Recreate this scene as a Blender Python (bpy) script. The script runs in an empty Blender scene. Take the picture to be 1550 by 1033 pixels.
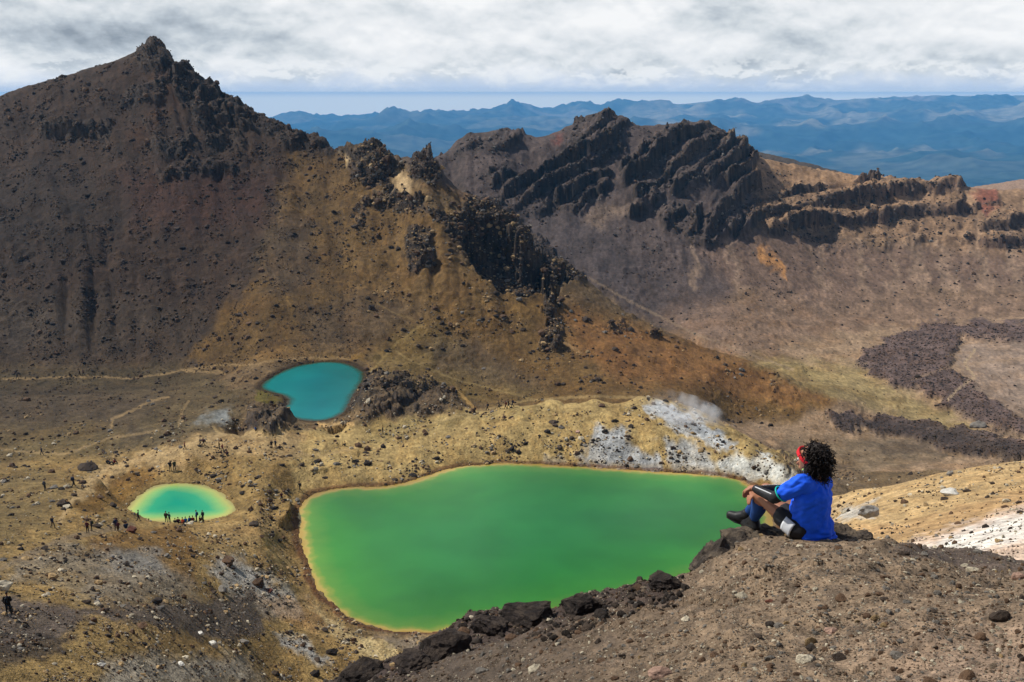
import bpy, math, random
import numpy as np
from mathutils import Vector, Matrix

# ---------------------------------------------------------------- camera, light, exposure
S = bpy.context.scene
COL = S.collection
rad = math.radians
FPX, CX, CY, PITCH = 1521.0, 775.0, 516.5, rad(13.8)      # photograph 1550 x 1033
cp_, sp_ = math.cos(PITCH), math.sin(PITCH)
cam_d = bpy.data.cameras.new('camera')
cam_d.sensor_width = 36.0
cam_d.lens = 36.0 * FPX / 1550.0
cam_d.clip_start = 0.1
cam_d.clip_end = 150000.0
cam = bpy.data.objects.new('camera', cam_d)
COL.objects.link(cam)
cam.location = (0, 0, 0)
cam.rotation_euler = (math.pi / 2 - PITCH, 0, 0)
S.camera = cam

SUN_EL, SUN_AZ = rad(50.0), rad(-66.0)                     # azimuth measured from +Y towards +X
sun_dir = Vector((math.cos(SUN_EL) * math.sin(SUN_AZ), math.cos(SUN_EL) * math.cos(SUN_AZ), math.sin(SUN_EL)))
sd_ = bpy.data.lights.new('sun', 'SUN')
sd_.energy = 5.0
sd_.angle = rad(0.5)
sd_.color = (1.0, 0.95, 0.86)
sun = bpy.data.objects.new('sun', sd_)
COL.objects.link(sun)
sun.rotation_euler = sun_dir.to_track_quat('Z', 'Y').to_euler()

S.view_settings.view_transform = 'Standard'
S.view_settings.look = 'None'
S.view_settings.exposure = 0.0
S.view_settings.gamma = 1.0
S.view_settings.use_curve_mapping = False
S.render.engine = 'CYCLES'
S.cycles.use_denoising = True
S.cycles.max_bounces = 5
S.cycles.diffuse_bounces = 2
S.cycles.glossy_bounces = 2
S.cycles.volume_bounces = 2
S.cycles.use_adaptive_sampling = True
S.cycles.adaptive_threshold = 0.02

def N(nt, typ, **kw):
    n = nt.nodes.new(typ)
    for k, v in kw.items():
        if k in n.inputs.keys():
            n.inputs[k].default_value = v
        else:
            setattr(n, k, v)
    return n
def L(nt, a, b): nt.links.new(a, b)
def ramp(nt, stops, fac=None, interp='LINEAR'):
    r = nt.nodes.new('ShaderNodeValToRGB')
    cr = r.color_ramp
    cr.interpolation = interp
    while len(cr.elements) < len(stops):
        cr.elements.new(0.5)
    for e, (p, c) in zip(cr.elements, stops):
        e.position = p
        e.color = (c[0], c[1], c[2], 1) if hasattr(c, '__len__') else (c, c, c, 1)
    if fac is not None:
        nt.links.new(fac, r.inputs[0])
    return r
def mathn(nt, op, a, b=None, c=None, clamp=False):
    m = nt.nodes.new('ShaderNodeMath')
    m.operation = op
    m.use_clamp = clamp
    for i, v in enumerate((a, b, c)):
        if v is None: continue
        if isinstance(v, (int, float)): m.inputs[i].default_value = v
        else: nt.links.new(v, m.inputs[i])
    return m.outputs[0]
def mixc(nt, fac, a, b, blend='MIX'):
    m = nt.nodes.new('ShaderNodeMix')
    m.data_type = 'RGBA'
    m.blend_type = blend
    for sock, v in ((m.inputs[0], fac), (m.inputs[6], a), (m.inputs[7], b)):
        if isinstance(v, (int, float)): sock.default_value = v
        elif isinstance(v, (tuple, list)): sock.default_value = (v[0], v[1], v[2], 1)
        else: nt.links.new(v, sock)
    return m.outputs[2]
def maprange(nt, v, a, b, c=0.0, d=1.0, smooth=True):
    m = nt.nodes.new('ShaderNodeMapRange')
    m.interpolation_type = 'SMOOTHSTEP' if smooth else 'LINEAR'
    nt.links.new(v, m.inputs[0])
    for i, x in enumerate((a, b, c, d)): m.inputs[i + 1].default_value = x
    return m.outputs[0]

# world: daylight sky with broken cloud cover
W = bpy.data.worlds.new('World')
S.world = W
W.use_nodes = True
nt = W.node_tree
nt.nodes.clear()
sky = N(nt, 'ShaderNodeTexSky', sky_type='NISHITA', sun_disc=False)
sky.sun_elevation = SUN_EL
sky.sun_rotation = SUN_AZ
sky.altitude = 1800
tc = N(nt, 'ShaderNodeTexCoord')
sep = N(nt, 'ShaderNodeSeparateXYZ')
L(nt, tc.outputs['Generated'], sep.inputs[0])
X, Y, Z = sep.outputs
azm = mathn(nt, 'ARCTAN2', X, Y)
elv = mathn(nt, 'ARCSINE', Z)
elc = mathn(nt, 'MAXIMUM', elv, -0.06)
# cloud deck: perspective-compressed rows towards the horizon
pers = mathn(nt, 'DIVIDE', 1.0, mathn(nt, 'ADD', elc, 0.07))
def sky_noise(sx, sy, off, det, rough, dist=0.0, usep=True):
    cb = N(nt, 'ShaderNodeCombineXYZ')
    L(nt, mathn(nt, 'MULTIPLY', azm, sx), cb.inputs[0])
    L(nt, mathn(nt, 'MULTIPLY', pers if usep else elc, sy), cb.inputs[1])
    cb.inputs[2].default_value = off
    n = N(nt, 'ShaderNodeTexNoise')
    n.inputs['Scale'].default_value = 1.0
    n.inputs['Detail'].default_value = det
    n.inputs['Roughness'].default_value = rough
    n.inputs['Distortion'].default_value = dist
    L(nt, cb.outputs[0], n.inputs['Vector'])
    return n.outputs['Fac']
def cloud_noise(sxy, sz, off, up_, det, rough, dist=0.0):
    cb = N(nt, 'ShaderNodeCombineXYZ')
    L(nt, mathn(nt, 'MULTIPLY', azm, sxy), cb.inputs[0])
    L(nt, mathn(nt, 'ADD', mathn(nt, 'MULTIPLY', elc, sz), up_), cb.inputs[1])
    cb.inputs[2].default_value = off
    n = N(nt, 'ShaderNodeTexNoise')
    n.inputs['Scale'].default_value = 1.0
    n.inputs['Detail'].default_value = det
    n.inputs['Roughness'].default_value = rough
    n.inputs['Distortion'].default_value = dist
    L(nt, cb.outputs[0], n.inputs['Vector'])
    return n.outputs['Fac']
b0 = cloud_noise(7.5, 13.0, 3.3, 0.0, 9.0, 0.52, .15); b1 = cloud_noise(7.5, 13.0, 3.3, 0.16, 9.0, 0.52, .15)
m0 = cloud_noise(22.0, 42.0, 8.1, 0.0, 6.0, 0.60, .2); m1 = cloud_noise(22.0, 42.0, 8.1, 0.20, 6.0, 0.60, .2)
n_puf = m0
# lit tops, grey bases
lit = mathn(nt, 'ADD', mathn(nt, 'MULTIPLY', mathn(nt, 'SUBTRACT', b0, b1), .8), mathn(nt, 'MULTIPLY', mathn(nt, 'SUBTRACT', m0, m1), .28))
tone = mathn(nt, 'ADD', mathn(nt, 'MULTIPLY', mathn(nt, 'SUBTRACT', b0, 0.5), .6), lit)
def bump2(a0, wa, e0, we):
    u = mathn(nt, 'DIVIDE', mathn(nt, 'SUBTRACT', azm, a0), wa); v = mathn(nt, 'DIVIDE', mathn(nt, 'SUBTRACT', elc, e0), we)
    r2 = mathn(nt, 'ADD', mathn(nt, 'MULTIPLY', u, u), mathn(nt, 'MULTIPLY', v, v))
    return mathn(nt, 'EXPONENT', mathn(nt, 'MULTIPLY', r2, -1.0))
bank = mathn(nt, 'ADD', mathn(nt, 'MULTIPLY', bump2(-.43, .10, .052, .026), .15), mathn(nt, 'MULTIPLY', bump2(-.02, .05, .045, .02), .06))
tone = mathn(nt, 'ADD', mathn(nt, 'SUBTRACT', tone, bank), .53)
cl = ramp(nt, [(0.26, (0.30, 0.35, 0.41)), (0.38, (0.52, 0.58, 0.64)), (0.46, (0.70, 0.75, 0.79)), (0.54, (0.84, 0.87, 0.90)), (0.66, (0.98, 0.99, 1.0))], tone)
pf = maprange(nt, mathn(nt, 'ADD', m0, mathn(nt, 'MULTIPLY', mathn(nt, 'SUBTRACT', m0, m1), 1.2)), 0.47, 0.60)
low = mathn(nt, 'MULTIPLY', maprange(nt, elc, -0.025, -0.010), maprange(nt, elc, 0.040, 0.018))
cl2 = mixc(nt, mathn(nt, 'MULTIPLY', mathn(nt, 'MULTIPLY', pf, low), 0.75), cl.outputs[0], (0.94, 0.96, 0.97))
# coverage: solid in view, broken with blue gaps higher up
n_cov = sky_noise(3.0, 4.0, 11.3, 5.0, 0.55, 0.2, False)
cover_hi = maprange(nt, n_cov, 0.53, 0.64)
hi = maprange(nt, elc, 0.12, 0.28)
cover = mathn(nt, 'ADD', mathn(nt, 'MULTIPLY', hi, cover_hi), mathn(nt, 'SUBTRACT', 1.0, hi))
# pale blue gap over the far ranges, bright at the very horizon
strip = mathn(nt, 'MULTIPLY', maprange(nt, mathn(nt, 'ADD', elc, mathn(nt, 'MULTIPLY', mathn(nt, 'SUBTRACT', n_puf, 0.5), 0.05)), 0.024, 0.000), 0.92)
cl3 = mixc(nt, strip, cl2, (0.60, 0.70, 0.86))
cl3 = mixc(nt, maprange(nt, elv, 0.006, -0.005), cl3, (1.55, 1.42, 1.12))
bg1 = N(nt, 'ShaderNodeBackground')
L(nt, sky.outputs[0], bg1.inputs[0])
bg1.inputs[1].default_value = 0.08
bg2 = N(nt, 'ShaderNodeBackground')
L(nt, cl3, bg2.inputs[0])
bg2.inputs[1].default_value = 0.96
mx = N(nt, 'ShaderNodeMixShader')
L(nt, cover, mx.inputs[0]); L(nt, bg1.outputs[0], mx.inputs[1]); L(nt, bg2.outputs[0], mx.inputs[2])
wo = N(nt, 'ShaderNodeOutputWorld')
L(nt, mx.outputs[0], wo.inputs[0])

# ---------------------------------------------------------------- helpers
def tprop(o, label=None, cat=None, group=None, kind=None):
    if label: o['label'] = label
    if cat: o['category'] = cat
    if group: o['group'] = group
    if kind: o['kind'] = kind
    return o
def ray(px, py):
    u = (px - CX) / FPX; v = -(py - CY) / FPX
    return u, cp_ + v * sp_, -sp_ + v * cp_
def azt(px, py):
    x, y, z = ray(px, py)
    return math.atan2(x, y), z / math.hypot(x, y)
def at(px, py, R):
    a, t = azt(px, py)
    return Vector((math.sin(a) * R, math.cos(a) * R, t * R))
def proj(x, y, z):
    d = y * cp_ - z * sp_
    d = np.where(d > 1e-3, d, 1e-3)
    return CX + FPX * x / d, CY - FPX * (y * sp_ + z * cp_) / d
def srgb(c):
    c = np.asarray(c, float) / 255.0
    return np.where(c <= 0.04045, c / 12.92, ((c + 0.055) / 1.055) ** 2.4)
def sstep(x, a, b):
    u = np.clip((x - a) / (b - a), 0, 1)
    return u * u * (3 - 2 * u)
def hash2(ix, iy, s):
    h = (ix.astype(np.int64) * 374761393 + iy.astype(np.int64) * 668265263 + s * 1442695041) & 0xffffffff
    h = ((h ^ (h >> 13)) * 1274126177) & 0xffffffff
    h = (h ^ (h >> 16))
    return (h & 0xffffff).astype(np.float32) / 16777216.0
def perlin(x, y, s):
    x0 = np.floor(x); y0 = np.floor(y)
    fx = (x - x0).astype(np.float32); fy = (y - y0).astype(np.float32)
    ix = x0.astype(np.int64); iy = y0.astype(np.int64)
    def g(dx, dy):
        a = hash2(ix + dx, iy + dy, s) * 6.2831853
        return np.cos(a) * (fx - dx) + np.sin(a) * (fy - dy)
    u = fx * fx * fx * (fx * (fx * 6 - 15) + 10)
    v = fy * fy * fy * (fy * (fy * 6 - 15) + 10)
    a = g(0, 0); b = g(1, 0); c = g(0, 1); d = g(1, 1)
    return ((a + (b - a) * u) * (1 - v) + (c + (d - c) * u) * v) * 1.5
def worley(x, y, s, jit=0.9):
    x0 = np.floor(x).astype(np.int64); y0 = np.floor(y).astype(np.int64)
    best = np.full(x.shape, 9.0, np.float32); sec = best.copy(); cell = np.zeros(x.shape, np.float32)
    sx = np.zeros(x.shape, np.float32); sy = sx.copy()
    for dx in (-1, 0, 1):
        for dy in (-1, 0, 1):
            cx = x0 + dx; cy = y0 + dy
            hx = hash2(cx, cy, s); hy = hash2(cx, cy, s + 17)
            qx = cx + 0.5 + (hx - 0.5) * jit - x; qy = cy + 0.5 + (hy - 0.5) * jit - y
            d = (qx * qx + qy * qy).astype(np.float32)
            m = d < best
            sec = np.where(m, best, np.minimum(sec, d))
            best = np.where(m, d, best)
            cell = np.where(m, hash2(cx, cy, s + 31), cell)
            sx = np.where(m, qx, sx); sy = np.where(m, qy, sy)
    return np.sqrt(best), np.sqrt(sec), cell, sx, sy
def polysd(x, y, poly):
    """signed distance, positive inside"""
    P = np.asarray(poly, float)
    d2 = np.full(x.shape, 1e18); ins = np.zeros(x.shape, bool)
    n = len(P)
    for i in range(n):
        ax, ay = P[i]; bx, by = P[(i + 1) % n]
        ex, ey = bx - ax, by - ay
        wx, wy = x - ax, y - ay
        h = np.clip((wx * ex + wy * ey) / (ex * ex + ey * ey + 1e-12), 0, 1)
        dx, dy = wx - ex * h, wy - ey * h
        d2 = np.minimum(d2, dx * dx + dy * dy)
        c = ((ay > y) != (by > y))
        with np.errstate(divide='ignore', invalid='ignore'):
            xi = ax + (y - ay) / (by - ay + 1e-20) * ex
        ins ^= c & (x < xi)
    return np.where(ins, 1, -1) * np.sqrt(d2)
def lined(x, y, pts):
    P = np.asarray(pts, float)
    d2 = np.full(x.shape, 1e18)
    for i in range(len(P) - 1):
        ax, ay = P[i]; bx, by = P[i + 1]
        ex, ey = bx - ax, by - ay
        wx, wy = x - ax, y - ay
        h = np.clip((wx * ex + wy * ey) / (ex * ex + ey * ey + 1e-12), 0, 1)
        dx, dy = wx - ex * h, wy - ey * h
        d2 = np.minimum(d2, dx * dx + dy * dy)
    return np.sqrt(d2)
def chaikin(pts, n=2):
    P = np.asarray(pts, float)
    for _ in range(n):
        Q = np.roll(P, -1, 0)
        P = np.stack([P * .75 + Q * .25, P * .25 + Q * .75], 1).reshape(-1, 2)
    return P
def mesh_obj(name, V, Fq, mat=None, parent=None, cols=None, smooth=True, link=True):
    me = bpy.data.meshes.new(name)
    V = np.asarray(V, np.float32); Fq = np.asarray(Fq, np.int32)
    me.vertices.add(len(V)); me.vertices.foreach_set('co', V.ravel())
    k = Fq.shape[1]
    me.loops.add(Fq.size); me.loops.foreach_set('vertex_index', Fq.ravel())
    me.polygons.add(len(Fq))
    me.polygons.foreach_set('loop_start', np.arange(0, Fq.size, k, dtype=np.int32))
    me.update(calc_edges=True)
    me.polygons.foreach_set('use_smooth', np.full(len(Fq), smooth))
    if cols is not None:
        ca = me.color_attributes.new('Col', 'FLOAT_COLOR', 'POINT')
        c4 = np.ones((len(V), 4), np.float32); c4[:, :cols.shape[1]] = cols
        ca.data.foreach_set('color', c4.ravel())
    if mat: me.materials.append(mat)
    o = bpy.data.objects.new(name, me)
    if link: COL.objects.link(o)
    if parent: o.parent = parent
    return o
# ---------------------------------------------------------------- terrain: control features (pixel, pixel, ground distance in metres)
CPS = []
def C(px, py, R):
    a, t = azt(px, py); CPS.append((a, math.log(R), t))
def H(px, R, t=None, z=None):                 # a hidden point, by azimuth, distance and height or slope
    a, _ = azt(px, 516); CPS.append((a, math.log(R), t if t is not None else z / R))
def line(pts, step=30, fn=None):
    for (a, b) in zip(pts[:-1], pts[1:]):
        n = max(1, int(abs(b[0] - a[0]) / step))
        for i in range(n):
            u = i / n
            C(*[a[k] + (b[k] - a[k]) * u for k in range(3)])
    C(*pts[-1])
def drop(pts, steps):
    for i in range(0, len(pts)):
        px, py, R = pts[i]
        t = azt(px, py)[1]
        for (f, dt) in steps: H(px, R * f, t=t - dt)
def face(px, foot, crest, n=3, px2=None, sag=0.0):
    a, t0 = azt(px, foot[0]); px2 = px if px2 is None else px2
    b, t1 = azt(px2, crest[0])
    z0, z1 = t0 * foot[1], t1 * crest[1]
    for i in range(1, n + 1):
        u = i / (n + 1)
        R = foot[1] + (crest[1] - foot[1]) * u
        z = z0 + (z1 - z0) * u - sag * math.sin(u * math.pi)
        CPS.append((a + (b - a) * u, math.log(R), z / R))

fore_sil = [(440, 1075, 8), (500, 1037, 8), (560, 1012, 8), (620, 1003, 8), (655, 973, 8.2), (720, 943, 8.4), (760, 931, 8.5), (840, 939, 8.2),
            (870, 927, 8), (920, 907, 7.8), (1000, 889, 7.3), (1045, 879, 6.9), (1062, 850, 6.95), (1110, 812, 7.5), (1145, 806, 7.7), (1180, 805, 7.75), (1240, 812, 7.75),
            (1300, 824, 7.9), (1325, 834, 8.3), (1400, 839, 9), (1450, 847, 9.3), (1500, 860, 9.5), (1550, 872, 9.5), (1680, 895, 9.8)]
line(fore_sil, 15)
drop(fore_sil[:14], [(1.12, .05), (1.4, .13), (2.2, .20), (4, .22), (8, .20), (12, .14)])
drop(fore_sil[14:18], [(1.08, .04), (1.3, .08), (2.2, .10), (4, .09), (8, .05)])
drop(fore_sil[18:], [(1.08, .025), (1.25, .04)])
line([(1700, 1040, 2.6), (1200, 1033, 2.75), (1000, 1033, 3.1), (800, 1033, 4.0), (700, 1033, 4.9), (600, 1033, 6.3)], 40)
line([(1680, 980, 3.2), (1100, 980, 3.3), (950, 980, 3.9), (850, 980, 5.3), (740, 975, 6.8)], 40)
line([(1680, 930, 4.0), (1300, 930, 3.9), (1100, 925, 4.3), (980, 925, 5.6), (880, 945, 6.8)], 40)
line([(1680, 905, 6.5), (1500, 885, 6.2), (1300, 870, 5.2), (1150, 860, 5.4), (1080, 880, 5.7)], 40)
line([(1260, 830, 6.9), (1180, 826, 7.0), (1110, 826, 6.9)], 30)
for px in range(-250, 1801, 150): H(px, 0.8, z=-1.25); H(px, 1.5, z=-1.42 if px > 700 else -1.6)
for px in (-250, -100, 100, 250, 380):
    H(px, 2.5, t=-.80); H(px, 5, t=-.80); H(px, 9, t=-.82); H(px, 20, t=-.86); H(px, 40, t=-.80); H(px, 58, t=-.71)
H(450, 3, t=-.75); H(450, 5, t=-.74); H(520, 30, t=-.86); H(520, 70, t=-.82); H(520, 100, t=-.72)
# basin left of the green lake
line([(-150, 1040, 62), (0, 1033, 70), (150, 1033, 76), (300, 1033, 95), (420, 1033, 119), (520, 1020, 129), (600, 1010, 132), (680, 980, 137), (760, 975, 137), (900, 950, 137), (1050, 920, 137)], 50)
line([(-150, 960, 78), (0, 960, 84), (100, 950, 92), (200, 932, 102), (300, 922, 122), (400, 930, 140), (480, 955, 142), (560, 980, 138)], 50)
line([(-150, 900, 94), (0, 900, 100), (100, 880, 112), (200, 870, 124), (300, 860, 144), (400, 870, 156), (445, 890, 156)], 50)
line([(-100, 860, 112), (0, 850, 118), (100, 820, 135), (150, 805, 148), (200, 797, 163), (260, 793, 171), (330, 800, 175), (400, 820, 170), (440, 800, 180)], 40)
line([(-100, 780, 150), (0, 770, 168), (60, 775, 160), (110, 760, 168), (160, 765, 172)], 50)
line([(100, 735, 186), (150, 718, 190), (200, 700, 198), (260, 690, 212), (300, 672, 226), (350, 656, 236), (400, 652, 240), (500, 661, 240), (560, 655, 243), (600, 641, 246), (700, 625, 250),
      (770, 613, 254), (830, 604, 256), (900, 603, 257), (970, 600, 262), (1020, 612, 256), (1080, 650, 237), (1130, 682, 222), (1190, 706, 213)], 40)
for px, py, R in [(350, 656, 248), (400, 652, 252), (500, 661, 251)]: H(px, R, t=azt(px, py)[1] - .015)
for px in (620, 700, 770, 850, 920): H(px, 272, z=-89.5)
line([(370, 700, 215), (420, 700, 215), (500, 700, 220), (560, 700, 219), (640, 690, 222), (760, 665, 228), (880, 660, 230), (1000, 665, 228), (1060, 695, 222)], 60)
line([(390, 760, 192), (420, 740, 200), (400, 790, 182)], 40)
# hump by the blue lake and rocks
line([(550, 585, 266), (575, 572, 270), (620, 568, 272), (665, 580, 268), (690, 597, 265)], 40); line([(560, 625, 252), (600, 600, 258), (650, 618, 254)], 40)
line([(460, 646, 246), (490, 645, 246), (525, 640, 247), (545, 632, 249)], 20)
line([(385, 625, 250), (405, 610, 252), (425, 612, 250)], 20)
# flats to the west
line([(-150, 600, 330), (0, 600, 330), (100, 600, 325), (200, 600, 310), (300, 600, 290), (360, 595, 283)], 50)
line([(-150, 640, 295), (0, 640, 292), (100, 640, 285), (200, 640, 270), (300, 640, 255), (350, 635, 252)], 50)
line([(-150, 690, 258), (0, 685, 258), (60, 680, 255), (130, 680, 245), (200, 670, 243)], 50)
line([(-100, 730, 215), (0, 725, 216), (60, 722, 208)], 50)
# mountain foot and crest
foot = [(-150, 560, 388), (0, 560, 385), (100, 555, 380), (200, 555, 372), (280, 560, 355), (350, 560, 335), (400, 548, 318), (480, 538, 321), (560, 533, 325), (640, 535, 326), (720, 562, 318), (800, 586, 304), (850, 596, 297)]
line(foot, 40)
crest = [(-150, 195, 640), (-60, 172, 628), (0, 148, 620), (30, 133, 615), (60, 125, 612), (120, 108, 605), (180, 90, 598), (215, 76, 593), (235, 68, 590), (248, 75, 586), (262, 98, 580), (280, 106, 575), (300, 118, 570),
         (325, 135, 563), (338, 152, 558), (360, 158, 552), (400, 180, 540), (430, 192, 530), (445, 204, 522), (470, 202, 512), (495, 212, 505), (505, 230, 498), (530, 222, 490), (570, 216, 480), (585, 232, 474),
         (605, 238, 468), (620, 236, 462), (640, 244, 452), (650, 224, 446), (664, 240, 442), (668, 262, 440), (700, 288, 436), (740, 303, 433), (780, 333, 428), (815, 368, 423), (850, 398, 418), (890, 424, 412),
         (940, 470, 402), (1000, 499, 392), (1060, 523, 382), (1130, 546, 374), (1200, 573, 368), (1260, 594, 360), (1300, 618, 350)]
line(crest, 14)
drop(crest[:29:2], [(1.06, .05), (1.25, .20)]); drop(crest[29:-4], [(1.05, .02), (1.15, .045)]); drop(crest[-4:-2], [(1.05, .008)])
cz = lambda px: tuple(np.interp(px, [c[0] for c in crest], [c[k] for c in crest]) for k in (1, 2))
fz = lambda px: tuple(np.interp(px, [c[0] for c in foot], [c[k] for c in foot]) for k in (1, 2))
for px in (-150, -50, 50, 130, 200, 250, 300, 350, 400, 450, 500, 550, 600, 650): face(px, fz(px), cz(px), 4, sag=5)
for px, px2, ft in ((700, 700, (545, 322)), (760, 760, (575, 311)), (830, 850, (592, 300)), (900, 920, (594, 292)), (980, 1010, (594, 296)), (1060, 1090, (615, 300)), (1150, 1180, (640, 318))):
    C(px, *ft); face(px, ft, cz(px2), 2, px2)
H(700, 560, z=-112); H(800, 540, z=-120); H(900, 510, z=-126); H(700, 640, z=-95)
# rim ridge
rim = [(560, 240, 735), (620, 245, 745), (665, 236, 760), (690, 212, 770), (715, 200, 775), (770, 196, 785), (785, 206, 790), (800, 205, 790), (835, 203, 795), (860, 190, 800), (890, 176, 800), (930, 172, 802), (942, 180, 803), (955, 188, 805),
       (1000, 190, 810), (1060, 184, 810), (1080, 190, 812), (1100, 208, 815), (1105, 212, 816), (1130, 228, 820), (1140, 236, 826), (1200, 249, 835), (1300, 266, 860), (1400, 279, 890), (1460, 281, 900), (1500, 290, 908), (1550, 288, 925), (1700, 283, 960)]
line(rim, 20)
drop(rim, [(1.04, .02), (1.12, .08), (1.5, .16)])
for pts in ([(690, 255, 735), (800, 280, 715), (900, 280, 720), (1000, 270, 730), (1100, 280, 740), (1180, 285, 785), (1300, 310, 800), (1400, 320, 820), (1560, 330, 850), (1700, 330, 880)],
            [(700, 300, 690), (800, 340, 665), (900, 350, 650), (1000, 350, 655), (1100, 350, 680), (1180, 345, 725), (1250, 370, 745), (1400, 370, 770), (1560, 370, 800), (1700, 370, 820)],
            [(820, 385, 610), (900, 405, 600), (1000, 430, 590), (1100, 430, 600), (1200, 420, 645), (1300, 425, 680), (1400, 425, 705), (1560, 425, 730), (1700, 425, 740)],
            [(950, 460, 560), (1000, 480, 545), (1100, 485, 525), (1200, 480, 570), (1300, 470, 620), (1400, 470, 645), (1560, 470, 660), (1700, 470, 670)],
            [(1060, 510, 480), (1120, 525, 465), (1200, 525, 485), (1300, 520, 520), (1400, 520, 535), (1560, 525, 535), (1700, 525, 540)],
            [(1180, 560, 420), (1250, 560, 430), (1320, 580, 412), (1420, 580, 425), (1560, 600, 420), (1700, 600, 420)],
            [(1310, 625, 352), (1400, 640, 350), (1560, 655, 335), (1700, 660, 330)],
            [(1100, 640, 312), (1200, 662, 305), (1300, 690, 288), (1400, 695, 288), (1560, 690, 292), (1700, 690, 290)],
            [(1210, 700, 268), (1250, 725, 250), (1300, 728, 245)]):
    line(pts, 60)
# tan slope on the right, with its lip, and the pale slope in front of it
lip = [(1262, 752, 150), (1300, 742, 142), (1330, 738, 138), (1400, 724, 142), (1480, 711, 150), (1550, 700, 160), (1700, 685, 175)]
line(lip, 40); drop(lip, [(1.12, .035), (1.35, .03)])
line([(1262, 790, 95), (1300, 790, 88), (1400, 770, 88), (1500, 750, 92), (1550, 742, 95), (1700, 720, 100)], 50)
line([(1290, 822, 50), (1340, 828, 42), (1400, 815, 42), (1500, 790, 44), (1550, 775, 46), (1700, 750, 50)], 50)
line([(1420, 842, 22), (1480, 830, 24), (1550, 815, 25), (1700, 800, 26)], 50)
line([(1480, 852, 15), (1550, 855, 15.5), (1700, 860, 15)], 50)
C(1225, 770, 180)
for px in (-300, 0, 400, 700, 1100, 1500, 1800): H(px, 1500, z=-330)
for px in (-300, 200, 700, 1200, 1800): H(px, 2600, z=-760)

# lakes: shorelines traced on their water level
LK = {}
def lake(name, z, poly, n=2):
    pts = [(z / azt(px, py)[1], azt(px, py)[0]) for px, py in poly]
    P = chaikin([(math.sin(a) * R, math.cos(a) * R) for R, a in pts], n)
    LK[name] = (z, P)
    for px, py in poly: C(px, py, z / azt(px, py)[1])
    c = P.mean(0)
    for k in range(0, len(P), 6):
        for f in (0.35, 0.7):
            q = c + (P[k] - c) * f
            R = math.hypot(*q); CPS.append((math.atan2(q[0], q[1]), math.log(R), (z - 1.0) / R))
lake('green', -83.3, [(450, 772), (470, 748), (520, 738), (570, 739), (612, 732), (650, 719), (700, 706), (760, 701), (850, 705), (950, 712), (1050, 718), (1110, 724), (1140, 737), (1158, 760), (1172, 790), (1168, 820),
                      (1110, 855), (1000, 893), (900, 918), (850, 929), (780, 943), (700, 952), (645, 957), (590, 956), (540, 942), (500, 915), (475, 880), (458, 830)])
lake('pond', -80.4, [(183, 784), (192, 770), (210, 750), (235, 736), (265, 731), (300, 733), (330, 742), (348, 758), (357, 770), (348, 781), (310, 788), (250, 790), (205, 790)])
lake('blue', -83.2, [(393, 585), (410, 572), (440, 556), (480, 548), (520, 548), (548, 560), (553, 572), (540, 590), (530, 605), (522, 625), (500, 635), (470, 638), (435, 632), (426, 620), (440, 606), (425, 597), (402, 592)])

# ---------------------------------------------------------------- interpolation in (azimuth, log distance)
CPA = np.array(CPS); _, ui = np.unique(np.round(CPA[:, :2], 4), axis=0, return_index=True); CPA = CPA[ui]
SX = 1.0 / 0.033
def warp(a, l): return np.stack([a * SX, l * 14.0], -1)
XY = warp(CPA[:, 0], CPA[:, 1]); n = len(XY)
D = np.sqrt(((XY[:, None] - XY[None]) ** 2).sum(-1))
A = np.zeros((n + 3, n + 3)); A[:n, :n] = -D; A[:n, n] = 1; A[:n, n + 1:n + 3] = XY; A[n, :n] = 1; A[n + 1:, :n] = XY.T
A[np.arange(n), np.arange(n)] += 0.03
sol = np.linalg.solve(A, np.concatenate([CPA[:, 2], np.zeros(3)]))
AZ0, AZ1, L0, L1 = -0.78, 0.78, math.log(0.8), math.log(2600.)
GA, GL = 420, 520
ga = np.linspace(AZ0, AZ1, GA); gl = np.linspace(L0, L1, GL)
gq = warp(np.repeat(ga, GL), np.tile(gl, GA))
tt = np.zeros(len(gq), np.float32); XYf = XY.astype(np.float32); w32 = sol[:n].astype(np.float32)
for i in range(0, len(gq), 8000):
    q = gq[i:i + 8000].astype(np.float32)
    d = np.sqrt((q[:, None, 0] - XYf[None, :, 0]) ** 2 + (q[:, None, 1] - XYf[None, :, 1]) ** 2)
    tt[i:i + 8000] = -(d @ w32) + sol[n] + q @ sol[n + 1:].astype(np.float32)
TG = tt.reshape(GA, GL)
def tfield(a, l):
    u = np.clip((a - AZ0) / (AZ1 - AZ0) * (GA - 1), 0, GA - 1.001); v = np.clip((l - L0) / (L1 - L0) * (GL - 1), 0, GL - 1.001)
    i = u.astype(int); j = v.astype(int); fu = u - i; fv = v - j
    return (TG[i, j] * (1 - fu) + TG[i + 1, j] * fu) * (1 - fv) + (TG[i, j + 1] * (1 - fu) + TG[i + 1, j + 1] * fu) * fv

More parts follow.
